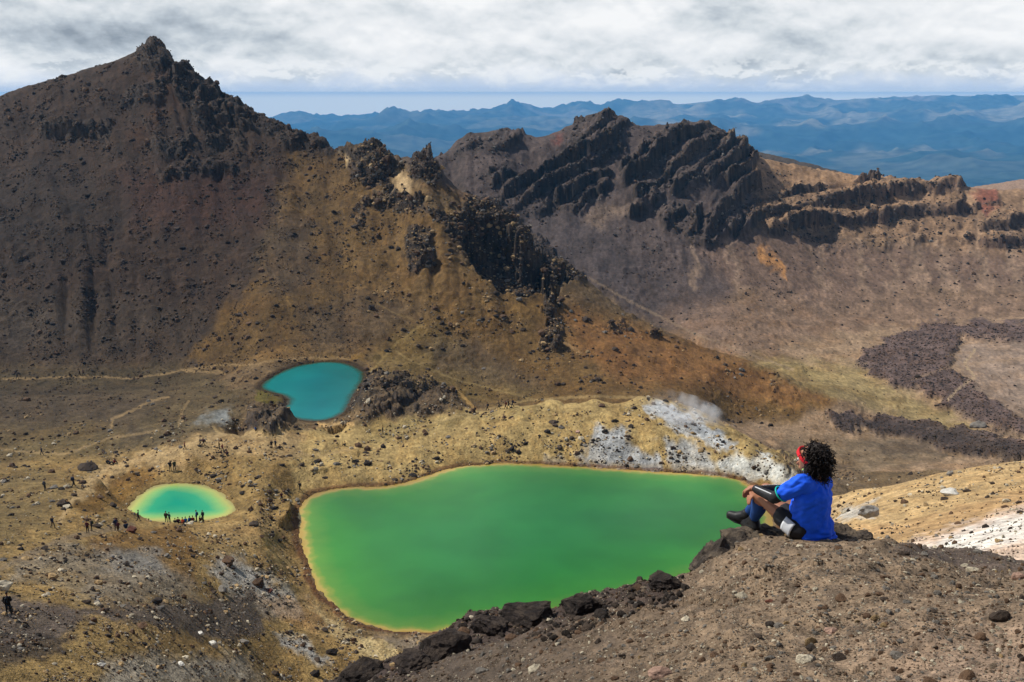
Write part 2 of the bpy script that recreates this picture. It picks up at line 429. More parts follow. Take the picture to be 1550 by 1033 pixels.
# adaptive rows: dense where the ground shows
NA, NR = 1120, 860
fov = 0.50
na_side = 60
azs = np.concatenate([np.linspace(AZ0, -fov, na_side, endpoint=False), np.linspace(-fov, fov, NA - 2 * na_side), np.linspace(fov, AZ1, na_side + 1)[1:]])
lf = np.linspace(L0, L1, 1500)
T = tfield(np.repeat(ga, 1500), np.tile(lf, GA)).reshape(GA, 1500)
M = np.maximum.accumulate(T, 1)
vis = (T >= M - 0.003)
dT = np.abs(np.diff(T, axis=1, prepend=T[:, :1]))
tcut = sstep(T, -0.78, -0.70)
den = np.where(vis, dT * tcut, 0) + 0.00018 + 0.0004 * vis * tcut
def blur(A, k, ax):
    c = np.cumsum(np.concatenate([np.repeat(A.take([0], ax), k + 1, ax), A, np.repeat(A.take([-1], ax), k, ax)], ax), ax)
    m = A.shape[ax]
    return (c.take(range(2 * k + 1, 2 * k + 1 + m), ax) - c.take(range(m), ax)) / (2 * k + 1)
for _ in range(2): den = blur(blur(den, 5, 1), 5, 0)
cdf = np.cumsum(den, 1); cdf = (cdf - cdf[:, :1]) / (cdf[:, -1:] - cdf[:, :1])
rows = np.linspace(0, 1, NR)
LR0 = np.stack([np.interp(rows, cdf[i], lf) for i in range(GA)])
ui_ = np.clip((azs - AZ0) / (AZ1 - AZ0) * (GA - 1), 0, GA - 1.001); ii = ui_.astype(int); ff = (ui_ - ii)[:, None]
LR = LR0[ii] * (1 - ff) + LR0[ii + 1] * ff
AZ = np.repeat(azs[:, None], NR, 1)
R = np.exp(LR)
Xg = np.sin(AZ) * R; Yg = np.cos(AZ) * R
Zg = tfield(AZ.ravel(), LR.ravel()).reshape(NA, NR) * R
PX, PY = proj(Xg, Yg, Zg)
pix = R / 1004.0 * 1.15                                   # metres per rendered pixel
rng = np.random.default_rng(7)

# large warps for ragged zone borders (in photo pixels)
w1 = perlin(Xg / (pix * 40 + 1e-6) * 0 + AZ * 55, LR * 22, 5); w2 = perlin(AZ * 55, LR * 22, 6)
w3 = perlin(AZ * 190, LR * 80, 8); w4 = perlin(AZ * 190, LR * 80, 9)
WX = PX + 14 * w1 + 6 * w3; WY = PY + 9 * w2 + 4 * w4
def zone(poly, soft=8.0, rr=(0, 1e9), raw=False):
    P = np.asarray(poly, float)
    m = np.zeros(PX.shape, np.float32)
    qx, qy = (PX, PY) if raw else (WX, WY)
    sel = (qx > P[:, 0].min() - soft) & (qx < P[:, 0].max() + soft) & (qy > P[:, 1].min() - soft) & (qy < P[:, 1].max() + soft) & (R >= rr[0]) & (R <= rr[1])
    if sel.any(): m[sel] = sstep(polysd(qx[sel], qy[sel], P), -soft, soft)
    return m

# rocky ground masks
FAR = (330, 1400); MID = (60, 330); NEAR = (0, 14)
crag = np.zeros(PX.shape, np.float32)
CR = [([(205, 88), (235, 64), (262, 90), (270, 102), (250, 106), (240, 112), (215, 108)], FAR, .75, 4),
      ([(262, 108), (292, 102), (335, 148), (352, 175), (340, 205), (300, 208), (285, 170), (268, 140)], FAR, 1.0, 6),
      ([(180, 155), (215, 125), (262, 112), (240, 140), (200, 165)], FAR, .6, 6),
      ([(55, 190), (100, 186), (162, 188), (160, 215), (120, 208), (62, 212)], FAR, .85, 6),
      ([(215, 205), (285, 208), (292, 232), (240, 238)], FAR, .9, 6),
      ([(245, 250), (330, 240), (370, 262), (330, 268), (250, 268)], FAR, .8, 6),
      ([(210, 175), (240, 172), (230, 195)], FAR, .7, 6), ([(310, 200), (370, 195), (375, 220), (320, 225)], FAR, .7, 6),
      ([(340, 145), (400, 170), (440, 190), (500, 205), (506, 235), (450, 228), (400, 205), (350, 180)], FAR, .8, 6),
      ([(508, 226), (570, 210), (600, 232), (606, 262), (560, 285), (540, 275), (525, 250)], FAR, 1.0, 5),
      ([(630, 250), (645, 222), (652, 215), (662, 228), (670, 268), (650, 280), (628, 270)], FAR, 1.0, 4),
      ([(530, 330), (560, 300), (575, 312), (545, 345)], FAR, .8, 6),
      ([(572, 290), (640, 300), (650, 330), (610, 320), (575, 322)], FAR, .8, 6),
      ([(620, 345), (648, 350), (645, 405), (618, 412)], FAR, .9, 6),
      ([(640, 320), (700, 325), (700, 300), (760, 310), (790, 335), (830, 375), (850, 400), (890, 420), (880, 428), (840, 410), (822, 455), (770, 440), (715, 410), (690, 360)], FAR, 1.0, 6),
      ([(820, 470), (848, 458), (852, 500), (835, 540), (812, 560), (800, 540), (830, 500)], FAR, .9, 4),
      ([(925, 488), (960, 490), (955, 505), (925, 502)], FAR, .7, 5), ([(985, 498), (1000, 500), (998, 518), (985, 515)], FAR, .7, 4),
      ([(750, 262), (800, 270), (830, 320), (800, 330), (760, 310)], FAR, .7, 8),
      ([(690, 205), (780, 195), (790, 215), (700, 235)], FAR, .6, 8),
      ([(800, 300), (850, 240), (890, 178), (930, 170), (958, 188), (930, 235), (895, 265), (860, 290)], FAR, 1.0, 8),
      ([(838, 288), (880, 270), (920, 268), (915, 300), (870, 325), (840, 310)], FAR, .95, 6),
      ([(940, 250), (1020, 195), (1080, 185), (1140, 232), (1160, 300), (1130, 320), (1080, 270), (1000, 300), (960, 320)], FAR, .9, 8),
      ([(1000, 315), (1060, 330), (1120, 315), (1160, 310), (1150, 340), (1090, 365), (1050, 372), (1005, 345)], FAR, 1.0, 6),
      ([(1150, 290), (1250, 290), (1340, 270), (1335, 335), (1250, 375), (1160, 350)], FAR, .75, 10),
      ([(1340, 275), (1462, 276), (1455, 300), (1400, 298), (1345, 300)], FAR, .75, 6), ([(1480, 335), (1545, 330), (1550, 380), (1490, 378)], FAR, .6, 8), ([(1330, 312), (1400, 306), (1560, 322), (1560, 350), (1450, 345), (1335, 345)], FAR, .5, 8), ([(1230, 372), (1350, 352), (1470, 352), (1465, 366), (1340, 372), (1240, 386)], FAR, .45, 7),
      ([(525, 590), (560, 562), (640, 566), (692, 600), (655, 628), (560, 632), (528, 612)], (235, 300), .9, 6),
      ([(372, 655), (378, 625), (405, 606), (430, 610), (442, 655)], (235, 300), 1.0, 5),
      ([(440, 655), (470, 645), (520, 655), (500, 665)], (235, 300), .15, 5),
      ([(1165, 560), (1215, 562), (1230, 610), (1190, 605)], FAR, .5, 12),
      ([(1168, 688), (1200, 690), (1215, 712), (1190, 715)], (200, 300), .8, 5)]
for poly, rr, s, soft in CR: crag = np.maximum(crag, zone(poly, soft, rr) * s)
lava = np.maximum(zone([(1290, 548), (1340, 515), (1400, 490), (1560, 490), (1560, 522), (1450, 512), (1435, 555), (1480, 592), (1560, 652), (1560, 672), (1480, 640), (1420, 610), (1390, 590), (1350, 592), (1310, 560)], 5, (330, 800)),
                  zone([(1255, 630), (1330, 634), (1450, 650), (1560, 677), (1560, 702), (1470, 690), (1400, 672), (1330, 656), (1255, 645)], 4, (250, 420)))
strata = zone([(670, 200), (800, 200), (930, 165), (1100, 180), (1350, 265), (1470, 275), (1560, 300), (1560, 390), (1350, 370), (1150, 370), (1000, 350), (830, 320), (700, 290)], 20, FAR)

cragS = crag * sstep(strata, .15, .6)
cragO = crag - cragS * .72
# relief
lam0 = 90.0
UU = Xg; VV = np.where(R > 20, Yg * .55 + Zg * 1.7, Yg)
sc5 = np.clip(R / 520.0, 0.2, 1.2)                         # crag size follows how big the outcrops are
dz = np.zeros(PX.shape, np.float32)
rough = 0.034 + 0.10 * cragO + 0.015 * strata + 0.012 * lava
rough = np.where(R < 14, 0.034, rough)
k = 0
lam = lam0
while lam > 0.009:
    w = sstep(lam / pix, 1.6, 4.0) * (lam < R * 0.35) * (lam < 45) * (lam < np.where(crag > .1, R * .045, 99))
    m = w > 0.01
    if m.any():
        nz = perlin(UU[m] / lam + 13.7 * k, VV[m] / lam - 7.1 * k, 40 + k)
        rdg = (0.5 - np.abs(nz)) * 1.2
        c = np.clip(crag[m] + lava[m] * .6 + 0.25, 0, 1)
        dz[m] += (w[m] * lam * rough[m] * (nz * (1 - c) + rdg * c) * (1.0 if lam > R[m].min() * 0 else 1)).astype(np.float32)
    lam *= 0.52; k += 1
# blocky crags, clods
for lam, amp, s in ((16.0, .30, 3), (7.0, .42, 11), (3.2, .46, 23), (1.5, .4, 29)):
    m = (crag > 0.02)
    q_ = np.where(R[m] < 300, .5, 1.0); lam = lam * q_
    u = UU[m] / lam; v = VV[m] / lam; u, v = u + 0.6 * perlin(u / 1.5, v / 1.5, s), v + 0.6 * perlin(u / 1.5 + 9, v / 1.5, s + 1)
    f1, f2, cell, sx_, sy_ = worley(u, v, s)
    dz[m] += (cragO[m] * lam * amp * ((cell - 0.35) * sstep(f2 - f1, 0.0, 0.22) + 0.25 * (sx_ * (cell - .5) * 2))).astype(np.float32)
for lam, amp, s, lo, hi in ((6.0, .20, 71, 60, 1400), (2.2, .22, 73, 60, 700), (0.9, .2, 75, 55, 240), (.16, .20, 77, 0, 14), (.07, .22, 79, 0, 12), (.03, .22, 81, 0, 6)):
    m = (R > lo) & (R < hi) & (lam / pix > 2.0) & (np.abs(AZ) < .55)
    if not m.any(): continue
    f1, f2, cell, sx_, sy_ = worley(UU[m] / lam, VV[m] / lam, s)
    keep = (cell > 0.62 - 0.3 * lava[m])
    patch = sstep(perlin(Xg[m] / lam / 9, Yg[m] / lam / 9, s + 3), -0.15, 0.3) * 0.8 + 0.2
    rock = np.clip(1 - f1 / (0.18 + 0.30 * cell), 0, 1) ** 0.6
    dz[m] += (keep * patch * rock * lam * amp * (1 + .3 * lava[m]) * (np.clip(R[m] / 400, .12, 1) if lo > 20 else 1) * (sstep(R[m], lo, lo * 1.6) if lo > 20 else 1)).astype(np.float32)
# gullies on the screes (they run down the fall line)
g = (R > 340)
bs_ = np.gradient(Zg, axis=1) / np.gradient(R, axis=1)
gl_ = perlin(AZ[g] * 60 + .8 * perlin(AZ[g] * 30, LR[g] * 9, 90), LR[g] * 7, 91) + 0.35 * perlin(AZ[g] * 150, LR[g] * 16, 92)
dz[g] += (gl_ * .8 * (1 - crag[g]) * sstep(R[g], 340, 420) * sstep(bs_[g], .18, .42)).astype(np.float32)
# broad folds of the mountain flanks
g = (R > 300)
fo_ = np.abs(perlin(AZ[g] * 21 + .9 * perlin(AZ[g] * 14, LR[g] * 6, 87) + LR[g] * 2.0, LR[g] * 3.0, 88)) - .25 + .4 * (np.abs(perlin(AZ[g] * 52 + LR[g] * 3, LR[g] * 6, 89)) - .25)
dz[g] += (fo_ * (4.5 + 2.5 * perlin(AZ[g] * 9, LR[g] * 5, 86)) * sstep(bs_[g], .2, .45) * (1 - .7 * crag[g]) * sstep(R[g], 300, 380)).astype(np.float32)
# bedding steps of the rim
m = strata > 0.02
zz = Zg[m] + dz[m]
tilt = .50 - .44 * sstep(PX[m], 1120, 1190) - .15 * sstep(PX[m], 1000, 900) * 0
sc = (zz - tilt * (Xg[m] - 180) + 5 * perlin(Xg[m] / 70, Yg[m] / 70, 95) + 2.2 * perlin(Xg[m] / 16, VV[m] / 16, 96) + .9 * perlin(Xg[m] / 5, VV[m] / 5, 94))
per = 10.5
idx_ = np.floor(sc / per); ph = sc / per - idx_
hb_ = .5 + .9 * perlin(Xg[m] / 60, idx_ * 1.37, 93)
ph2 = sc / 4.3 - np.floor(sc / 4.3)
stepv = (sstep(ph, 0.0, 0.25) - ph) + .34 * (sstep(ph2, 0, .3) - ph2)
brk = np.clip(.35 + 1.9 * (hb_ - .3), 0, 1.5) * (1 + .22 * perlin(Xg[m] / 9, VV[m] / 12, 98)) + .15
amp = strata[m] * (0.10 + 0.90 * np.clip(crag[m] * 1.4, 0, 1)) * 8.5 * np.clip(brk, 0, 1.5)
dz[m] += (amp * stepv).astype(np.float32)
bed = np.zeros(PX.shape, np.float32); bed[m] = sstep(ph, .34, .22) * np.clip(amp / 6.0, 0, 1)
ledge = np.zeros(PX.shape, np.float32); ledge[m] = sstep(ph, .30, .42) * np.clip(amp / 6.0, 0, 1)
# the shaded hollow cut into the spur
hol = zone([(712, 335), (735, 330), (790, 368), (815, 400), (852, 452), (800, 446), (745, 430), (705, 400)], 6, (330, 460))
dz -= hol * 15
hol2 = zone([(800, 335), (812, 350), (845, 398), (862, 420), (838, 420), (810, 390)], 5, (330, 460)); dz -= hol2 * 6
lavab = lava * (1.0 + 0.8 * perlin(Xg / 9, Yg / 9, 98)); dz += lavab.astype(np.float32)
# rougher edge of the foreground shelf on the left
fe = np.zeros(PX.shape, np.float32)
sil = np.array([(c[0], c[1]) for c in fore_sil])
dse = PY - np.interp(PX, sil[:, 0], sil[:, 1])
edge = (R < 11) * sstep(dse, 60, 14) * sstep(PX, 1065, 1000)
f1, f2, cell, sx_, sy_ = worley(Xg / .42, Yg / .42, 201)
g1, g2, gcell, _, _ = worley(Xg / .15, Yg / .15, 203)
dz += (edge * (.09 * (cell - .45) * sstep(f2 - f1, 0, .25) + .03 * (gcell - .5) * sstep(g2 - g1, 0, .2))).astype(np.float32)
gx_ = np.gradient(Zg, axis=1) / np.gradient(R, axis=1)
gx_ = np.clip(blur(blur(gx_, 4, 0), 4, 1), -1.2, 1.2)
lean = np.clip(crag * 1.2 + strata * .4, 0, 1) * (R > 200)
dzc = np.clip(dz, -12, 12)
# outcrops push out of the slope, not only up
R2 = R - dzc * gx_ * .75 * lean
Xg = np.sin(AZ) * R2; Yg = np.cos(AZ) * R2
Zn = Zg + dz
nf_ = R < 13.5
Zn[nf_] += (.10 * perlin(Xg[nf_] / 1.3, Yg[nf_] / 1.3, 210) + .05 * perlin(Xg[nf_] / .45, Yg[nf_] / .45, 211) + .022 * perlin(Xg[nf_] / .16, Yg[nf_] / .16, 212))* sstep(R[nf_], 1.5, 3.5) * (1 - .8 * sstep(np.abs(PX[nf_] - 1190), 150, 90) * sstep(np.abs(PY[nf_] - 815), 50, 25))
# shores
def lake_sd():
    out = {}
    for nm, (z, P) in LK.items():
        sd = np.full(Xg.shape, -999.0)
        b = 30
        s = (Xg > P[:, 0].min() - b) & (Xg < P[:, 0].max() + b) & (Yg > P[:, 1].min() - b) & (Yg < P[:, 1].max() + b)
        sd[s] = polysd(Xg[s], Yg[s], P)
        out[nm] = sd
    return out
LSD = lake_sd()
for nm, (z, P) in LK.items():
    sd = LSD[nm] + 0.5 * perlin(Xg / 3.5, Yg / 3.5, 60) + .25 * perlin(Xg / 1.1, Yg / 1.1, 61)
    wdt = 9.0 if nm != 'blue' else 5.0
    w = sstep(-sd, 0.0, wdt)
    tgt = z + np.where(sd > 0, -0.5 - sd * 0.2, 0.06 - sd * 0.10) + 0.30 * np.clip(dz, -.3, .6) * (sd < -.6)
    near = LSD[nm] > -wdt - 2
    Zn = np.where(near, tgt * (1 - w) + np.maximum(Zn, z + .15) * w, Zn)
Zg2 = Zn
PX, PY = proj(Xg, Yg, Zg2)
WX = PX + 14 * w1 + 6 * w3; WY = PY + 9 * w2 + 4 * w4
# ---------------------------------------------------------------- ground colours (soil and rock, with cloud shadow painted in on the mountain)
K = 1.22
def alb(c): return np.minimum(srgb(c) / K, 0.75)
CC = np.zeros(PX.shape + (3,), np.float32)
CC[:] = alb((118, 98, 70))
def paint(c, m):
    CC[:] = CC * (1 - m[..., None]) + alb(c).astype(np.float32) * m[..., None]
def P(c, poly, soft=8, rr=(14, 3000), s=1.0): paint(c, zone(poly, soft, rr) * s)
nA = np.clip(perlin(AZ * 60, LR * 30, 301) * .9 + perlin(AZ * 160, LR * 80, 302) * .6 + .5, 0, 1)
nB = np.clip(perlin(AZ * 40, LR * 22, 303) * 1.0 + perlin(AZ * 220, LR * 120, 304) * .7 + .5, 0, 1)
nC = np.clip(perlin(AZ * 350, LR * 150, 305) * 1.2 + .5, 0, 1)
# main mountain: dark rock, with cloud shadow partly put into its colours
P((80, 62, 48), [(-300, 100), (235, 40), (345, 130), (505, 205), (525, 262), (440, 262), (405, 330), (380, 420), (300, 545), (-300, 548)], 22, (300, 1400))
P((90, 76, 62), [(-300, 440), (120, 440), (330, 470), (300, 552), (-300, 556)], 30, (300, 700), .8)
P((96, 84, 72), [(-100, 470), (60, 460), (110, 500), (60, 530), (-100, 540)], 22, (300, 700), .7)
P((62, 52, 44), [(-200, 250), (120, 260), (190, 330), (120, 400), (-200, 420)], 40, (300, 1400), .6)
P((86, 56, 44), [(190, 262), (330, 255), (420, 270), (400, 330), (300, 350), (200, 330)], 30, (300, 1400), .7)
P((98, 68, 44), [(215, 100), (262, 95), (300, 125), (285, 160), (240, 190), (200, 230), (190, 200), (240, 150)], 12, (300, 1400), .6)
P((100, 86, 60), [(-300, 558), (300, 556), (380, 600), (340, 655), (160, 690), (-300, 720)], 14, (200, 420))
P((80, 68, 56), [(-300, 590), (120, 590), (260, 600), (200, 640), (-300, 660)], 20, (200, 420), .7 )
P((76, 64, 52), [(70, 650), (180, 640), (230, 655), (180, 672), (90, 670)], 10, (200, 420), .7)
P((118, 100, 62), [(120, 640), (190, 650), (160, 690), (0, 705), (-100, 690), (0, 670)], 14, (200, 420), .6)
# ochre spur
P((122, 96, 56), [(440, 235), (520, 235), (560, 275), (640, 290), (700, 400), (850, 455), (1000, 497), (1130, 545), (1300, 612), (1210, 650), (1000, 610), (850, 615), (700, 610), (560, 545), (450, 545), (285, 562), (330, 480), (395, 420), (420, 330)], 12, (270, 520))
P((150, 108, 62), [(850, 468), (1000, 503), (1130, 550), (1260, 606), (1180, 612), (1050, 585), (940, 575), (880, 535)], 16, (270, 520), .85)
P((132, 112, 66), [(560, 540), (640, 480), (720, 540), (830, 600), (690, 610), (600, 580)], 14, (270, 520), .7)
P((98, 84, 70), [(640, 520), (720, 510), (830, 590), (760, 590), (660, 560)], 18, (270, 520), .6)
P((104, 90, 76), [(420, 330), (470, 330), (480, 420), (440, 450), (400, 440), (400, 380)], 16, (270, 520), .6)
P((96, 84, 72), [(450, 470), (560, 440), (640, 470), (560, 530), (470, 530)], 22, (270, 520), .5)
P((128, 98, 50), [(385, 425), (412, 428), (330, 520), (300, 545), (290, 535)], 8, (270, 520), .8)
P((150, 118, 66), [(425, 430), (445, 470), (452, 500), (430, 475)], 6, (270, 520), .8)
P((152, 118, 64), [(770, 455), (850, 465), (860, 480), (780, 480)], 6, (270, 520), .7)
P((204, 176, 132), [(592, 270), (606, 262), (635, 268), (632, 285), (608, 292), (590, 305), (572, 300)], 5, (300, 520), .9)
P((210, 184, 140), [(512, 232), (524, 232), (530, 252), (518, 255)], 4, (300, 520), .9)
P((150, 122, 78), [(640, 315), (690, 320), (688, 332), (640, 328)], 5, (300, 520), .9)
P((140, 108, 66), [(640, 280), (720, 285), (735, 305), (690, 300)], 6, (300, 520), .8)
# land round the lakes
TAN = (176, 150, 96)
P(TAN, [(330, 655), (450, 650), (600, 636), (700, 620), (770, 606), (900, 596), (1020, 602), (1240, 705), (1190, 745), (1140, 740), (1050, 722), (700, 712), (640, 745), (480, 760), (450, 820), (420, 700), (330, 700)], 6, (130, 275))
P((148, 122, 74), [(60, 690), (160, 690), (330, 660), (440, 690), (455, 800), (465, 900), (560, 970), (700, 965), (760, 1000), (620, 1060), (-200, 1060), (-200, 760)], 10, (55, 262))
P((178, 150, 104), [(130, 720), (165, 700), (330, 655), (460, 655), (460, 690), (330, 690), (240, 712), (180, 728), (130, 760), (100, 770)], 7, (150, 262), .9)
P((126, 94, 42), [(150, 735), (200, 705), (238, 708), (225, 735), (180, 765), (130, 785), (115, 770)], 8, (150, 262), .9)
P((112, 96, 62), [(-200, 720), (60, 710), (110, 740), (60, 800), (0, 835), (-200, 850)], 14, (100, 262), .7)
P((130, 98, 50), [(190, 800), (290, 797), (300, 850), (285, 900), (250, 880), (225, 835), (130, 838), (150, 815)], 9, (100, 182), .85)
P((136, 124, 106), [(20, 850), (110, 820), (140, 835), (235, 830), (290, 885), (300, 905), (150, 915), (90, 885), (10, 880)], 12, (80, 182), .85)
P((140, 140, 138), [(150, 830), (240, 835), (250, 870), (170, 868)], 12, (80, 182), .55)
P((150, 128, 90), [(40, 860), (130, 862), (120, 890), (60, 885)], 12, (80, 182), .7)
P((172, 142, 92), [(300, 795), (440, 780), (462, 880), (440, 900), (380, 840), (310, 820)], 10, (120, 200), .6)
P((176, 172, 164), [(318, 845), (345, 838), (400, 868), (455, 905), (462, 935), (415, 935), (372, 905), (340, 895)], 9, (110, 200), .85)
P((172, 132, 84), [(380, 905), (470, 905), (520, 950), (470, 960), (420, 935)], 10, (110, 200), .55)
P((100, 88, 78), [(-200, 905), (0, 905), (130, 918), (240, 915), (370, 898), (408, 935), (390, 962), (330, 970), (230, 948), (130, 935), (90, 970), (0, 985), (-200, 985)], 7, (60, 180), .95)
P((58, 50, 45), [(-200, 950), (60, 958), (118, 962), (95, 985), (0, 1012), (-200, 1020)], 8, (55, 180), .85)
P((160, 132, 84), [(130, 935), (250, 955), (330, 980), (430, 1010), (380, 1020), (200, 975)], 8, (60, 180), .7)
P((170, 166, 156), [(165, 1000), (230, 985), (280, 1000), (370, 990), (400, 1033), (150, 1045)], 14, (60, 180), .6)
P((190, 188, 182), [(418, 958), (470, 975), (505, 1005), (470, 1000), (430, 975)], 7, (60, 180), .8)
P((206, 184, 134), [(470, 910), (545, 965), (600, 975), (620, 1010), (560, 1000), (490, 950)], 9, (90, 180), .7)
P((136, 122, 104), [(560, 957), (700, 957), (700, 985), (600, 982)], 5, (90, 180), .9)
P((150, 158, 160), [(296, 640), (318, 622), (345, 622), (350, 632), (325, 642)], 8, (200, 300), .6)
P((214, 176, 116), [(480, 637), (525, 636), (535, 645), (505, 650), (480, 645)], 3, (200, 300), .9)
P((112, 104, 40), [(388, 590), (420, 598), (425, 605), (400, 606), (385, 600)], 5, (230, 300), .9)
P((150, 118, 60), [(480, 541), (552, 541), (560, 556), (520, 549), (480, 548)], 4, (280, 340), .8)
# grey-white altered ground
P((176, 178, 178), [(878, 705), (885, 665), (905, 643), (945, 648), (958, 670), (985, 690), (1010, 716), (940, 710)], 6, (190, 275), .95)
P((196, 200, 202), [(972, 612), (1000, 606), (1030, 620), (1110, 668), (1105, 685), (1060, 668), (1020, 648), (990, 636)], 5, (190, 275), .95)
P((186, 188, 186), [(1000, 668), (1045, 668), (1082, 695), (1085, 716), (1040, 714), (1010, 700)], 6, (190, 275), .85)
P((218, 218, 210), [(1085, 700), (1110, 688), (1160, 690), (1205, 718), (1195, 732), (1130, 726), (1095, 718)], 5, (190, 275), .95)
P((190, 186, 170), [(822, 690), (850, 690), (855, 702), (825, 702)], 6, (190, 275), .6)
P((160, 122, 60), [(1090, 716), (1140, 728), (1180, 735), (1150, 740), (1090, 724)], 4, (190, 275), .6)
P((112, 104, 66), [(560, 640), (700, 628), (790, 616), (830, 618), (700, 640), (600, 665), (560, 670)], 10, (190, 275), .4)
# rim ridge
P((94, 82, 78), [(600, 240), (700, 190), (930, 150), (1060, 175), (1140, 225), (1165, 300), (1120, 400), (1100, 510), (1000, 500), (860, 420), (760, 330), (650, 270)], 14, (425, 1400))
P((84, 76, 76), [(740, 300), (900, 330), (1010, 430), (1010, 500), (900, 430), (800, 370)], 20, (425, 1400), .7)
P((160, 130, 102), [(1130, 230), (1300, 255), (1600, 270), (1700, 390), (1500, 395), (1350, 365), (1150, 350)], 14, (425, 1400), .85)
P((172, 138, 104), [(1140, 238), (1300, 262), (1340, 275), (1330, 290), (1150, 262)], 6, (425, 1400), .8)
P((124, 102, 88), [(1060, 375), (1150, 350), (1350, 370), (1700, 400), (1700, 450), (1400, 440), (1250, 460), (1100, 440)], 14, (400, 1400), .9)
P((140, 116, 98), [(1000, 480), (1150, 440), (1350, 440), (1700, 445), (1700, 520), (1300, 525), (1100, 545), (1040, 515)], 18, (400, 1400), .8)
P((196, 142, 84), [(1147, 372), (1160, 372), (1182, 402), (1190, 425), (1176, 418), (1160, 398)], 5, (400, 1400), .9)
P((156, 94, 76), [(1478, 288), (1508, 288), (1502, 332), (1486, 322)], 6, (400, 1400), .85)
P((112, 66, 56), [(838, 203), (848, 203), (842, 216), (834, 216)], 4, (400, 1400), .8)
P((150, 128, 108), [(880, 330), (960, 300), (970, 310), (900, 345)], 10, (400, 1400), .6)
for px_, w_ in ((1105, 5), (1230, 4), (1290, 5), (1340, 4), (1375, 7), (1420, 6), (1470, 9), (1520, 7), (1040, 4)):
    paint((158, 134, 112), zone([(px_, 330 + (px_ % 7) * 6), (px_ + w_, 330 + (px_ % 7) * 6), (px_ + w_ * 3 + 14, 440), (px_ + 8, 440)], 5, (425, 1400)) * .55)
# valley
P((158, 134, 108), [(1180, 520), (1300, 500), (1700, 470), (1700, 760), (1200, 760), (1120, 700), (1060, 640), (1200, 640), (1280, 600)], 12, (262, 640))
P((164, 146, 98), [(1140, 545), (1300, 552), (1350, 590), (1430, 620), (1560, 700), (1400, 650), (1300, 610), (1200, 580)], 14, (262, 640), .8)
P((120, 106, 84), [(1180, 665), (1330, 662), (1450, 690), (1300, 720), (1200, 700)], 12, (262, 440), .7)
P((104, 88, 70), [(1190, 700), (1250, 695), (1320, 722), (1270, 748), (1200, 745)], 10, (215, 300), .7)
P((150, 132, 118), [(1460, 515), (1700, 510), (1700, 660), (1560, 650), (1480, 590), (1445, 550)], 10, (262, 640), .9)
paint((92, 78, 80), lava * .85)
P((70, 62, 60), [(1255, 630), (1330, 634), (1450, 650), (1560, 677), (1560, 702), (1470, 690), (1400, 672), (1330, 656), (1255, 645)], 5, (262, 440), .8)
P((92, 82, 72), [(1310, 672), (1400, 670), (1450, 690), (1340, 690)], 6, (262, 440), .6)
# right-hand tan slope and the pale ground before it
P((200, 168, 118), [(1240, 738), (1330, 730), (1560, 690), (1750, 670), (1750, 800), (1400, 840), (1240, 850)], 7, (28, 215))
P((186, 146, 100), [(1270, 800), (1380, 790), (1560, 735), (1560, 765), (1400, 815), (1280, 835)], 8, (28, 215), .6)
P((196, 194, 188), [(1270, 768), (1325, 762), (1322, 780), (1268, 790)], 6, (28, 215), .8)
P((224, 196, 172), [(1320, 842), (1440, 798), (1560, 760), (1750, 740), (1750, 900), (1450, 862)], 7, (11, 90))
P((246, 236, 224), [(1380, 835), (1440, 808), (1560, 775), (1750, 760), (1750, 830), (1560, 815), (1450, 842)], 8, (11, 90), .9)
# foreground soil
nearm = (R < 13.5).astype(np.float32)
paint((140, 119, 96), nearm)
paint((110, 93, 76), nearm * sstep(WX, 1150, 820))
paint((88, 77, 67), nearm * sstep(WX, 950, 650) * .9)
paint((160, 135, 114), nearm * sstep(WX, 1150, 1500) * sstep(WY, 880, 1010) * .8)
paint((82, 72, 64), nearm * sstep(nB, .55, .9) * .5)
paint((72, 60, 56), nearm * edge * .9)
paint((96, 84, 78), nearm * sstep(dse, 20, 3) * sstep(PX, 1330, 1380) * .8)

# shorelines: wet brown rim, pale yellow crust
for nm, (z, Pq) in LK.items():
    sd = LSD[nm] + .8 * perlin(Xg / 5, Yg / 5, 62)
    if nm == 'green':
        paint((98, 62, 34), sstep(sd, -2.0, -1.0) * sstep(sd, 0.2, -.3) * .8)
        paint((140, 112, 60), sstep(sd, -4.2, -2.0) * sstep(sd, -1.2, -2.0) * .45)
    elif nm == 'pond':
        paint((128, 104, 60), sstep(sd, -1.8, -.8) * .75)
    else:
        paint((62, 46, 26), sstep(sd, -3.0, -1.0) * .85)
# natural variation, then overall darkening of spur and mountain
var = 0.80 + 0.40 * nA
CC *= var[..., None]
far_ = sstep(R, 60, 120)
CC *= (1 + far_ * (nC - .5) * .35)[..., None]
wm = (sstep(nB, .45, .85) * far_ * .35 * (R < 600))
CC *= (1 - wm[..., None] * np.array([.10, .25, .45], np.float32))
Rc_ = np.interp(AZ, [azt(c[0], c[1])[0] for c in crest], [c[2] for c in crest]) * 1.10
stk = perlin(AZ * 170 + 1.2 * perlin(AZ * 40, LR * 10, 311), LR * 5, 310) + .6 * perlin(AZ * 420, LR * 12, 312)
CC *= (1 + sstep(R, 420, 480) * (1 - lava) * .12 * stk)[..., None]
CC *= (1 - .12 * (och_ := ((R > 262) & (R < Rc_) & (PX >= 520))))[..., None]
CC *= (1 - .33 * ((cls_m := (R > 330) & (PX < 520)) * 1.0))[..., None]  # left mountain toned down further, cloud shadow held in its colour
pebbles_ = perlin(Xg / (pix * 2.5), Yg / (pix * 2.5), 306)
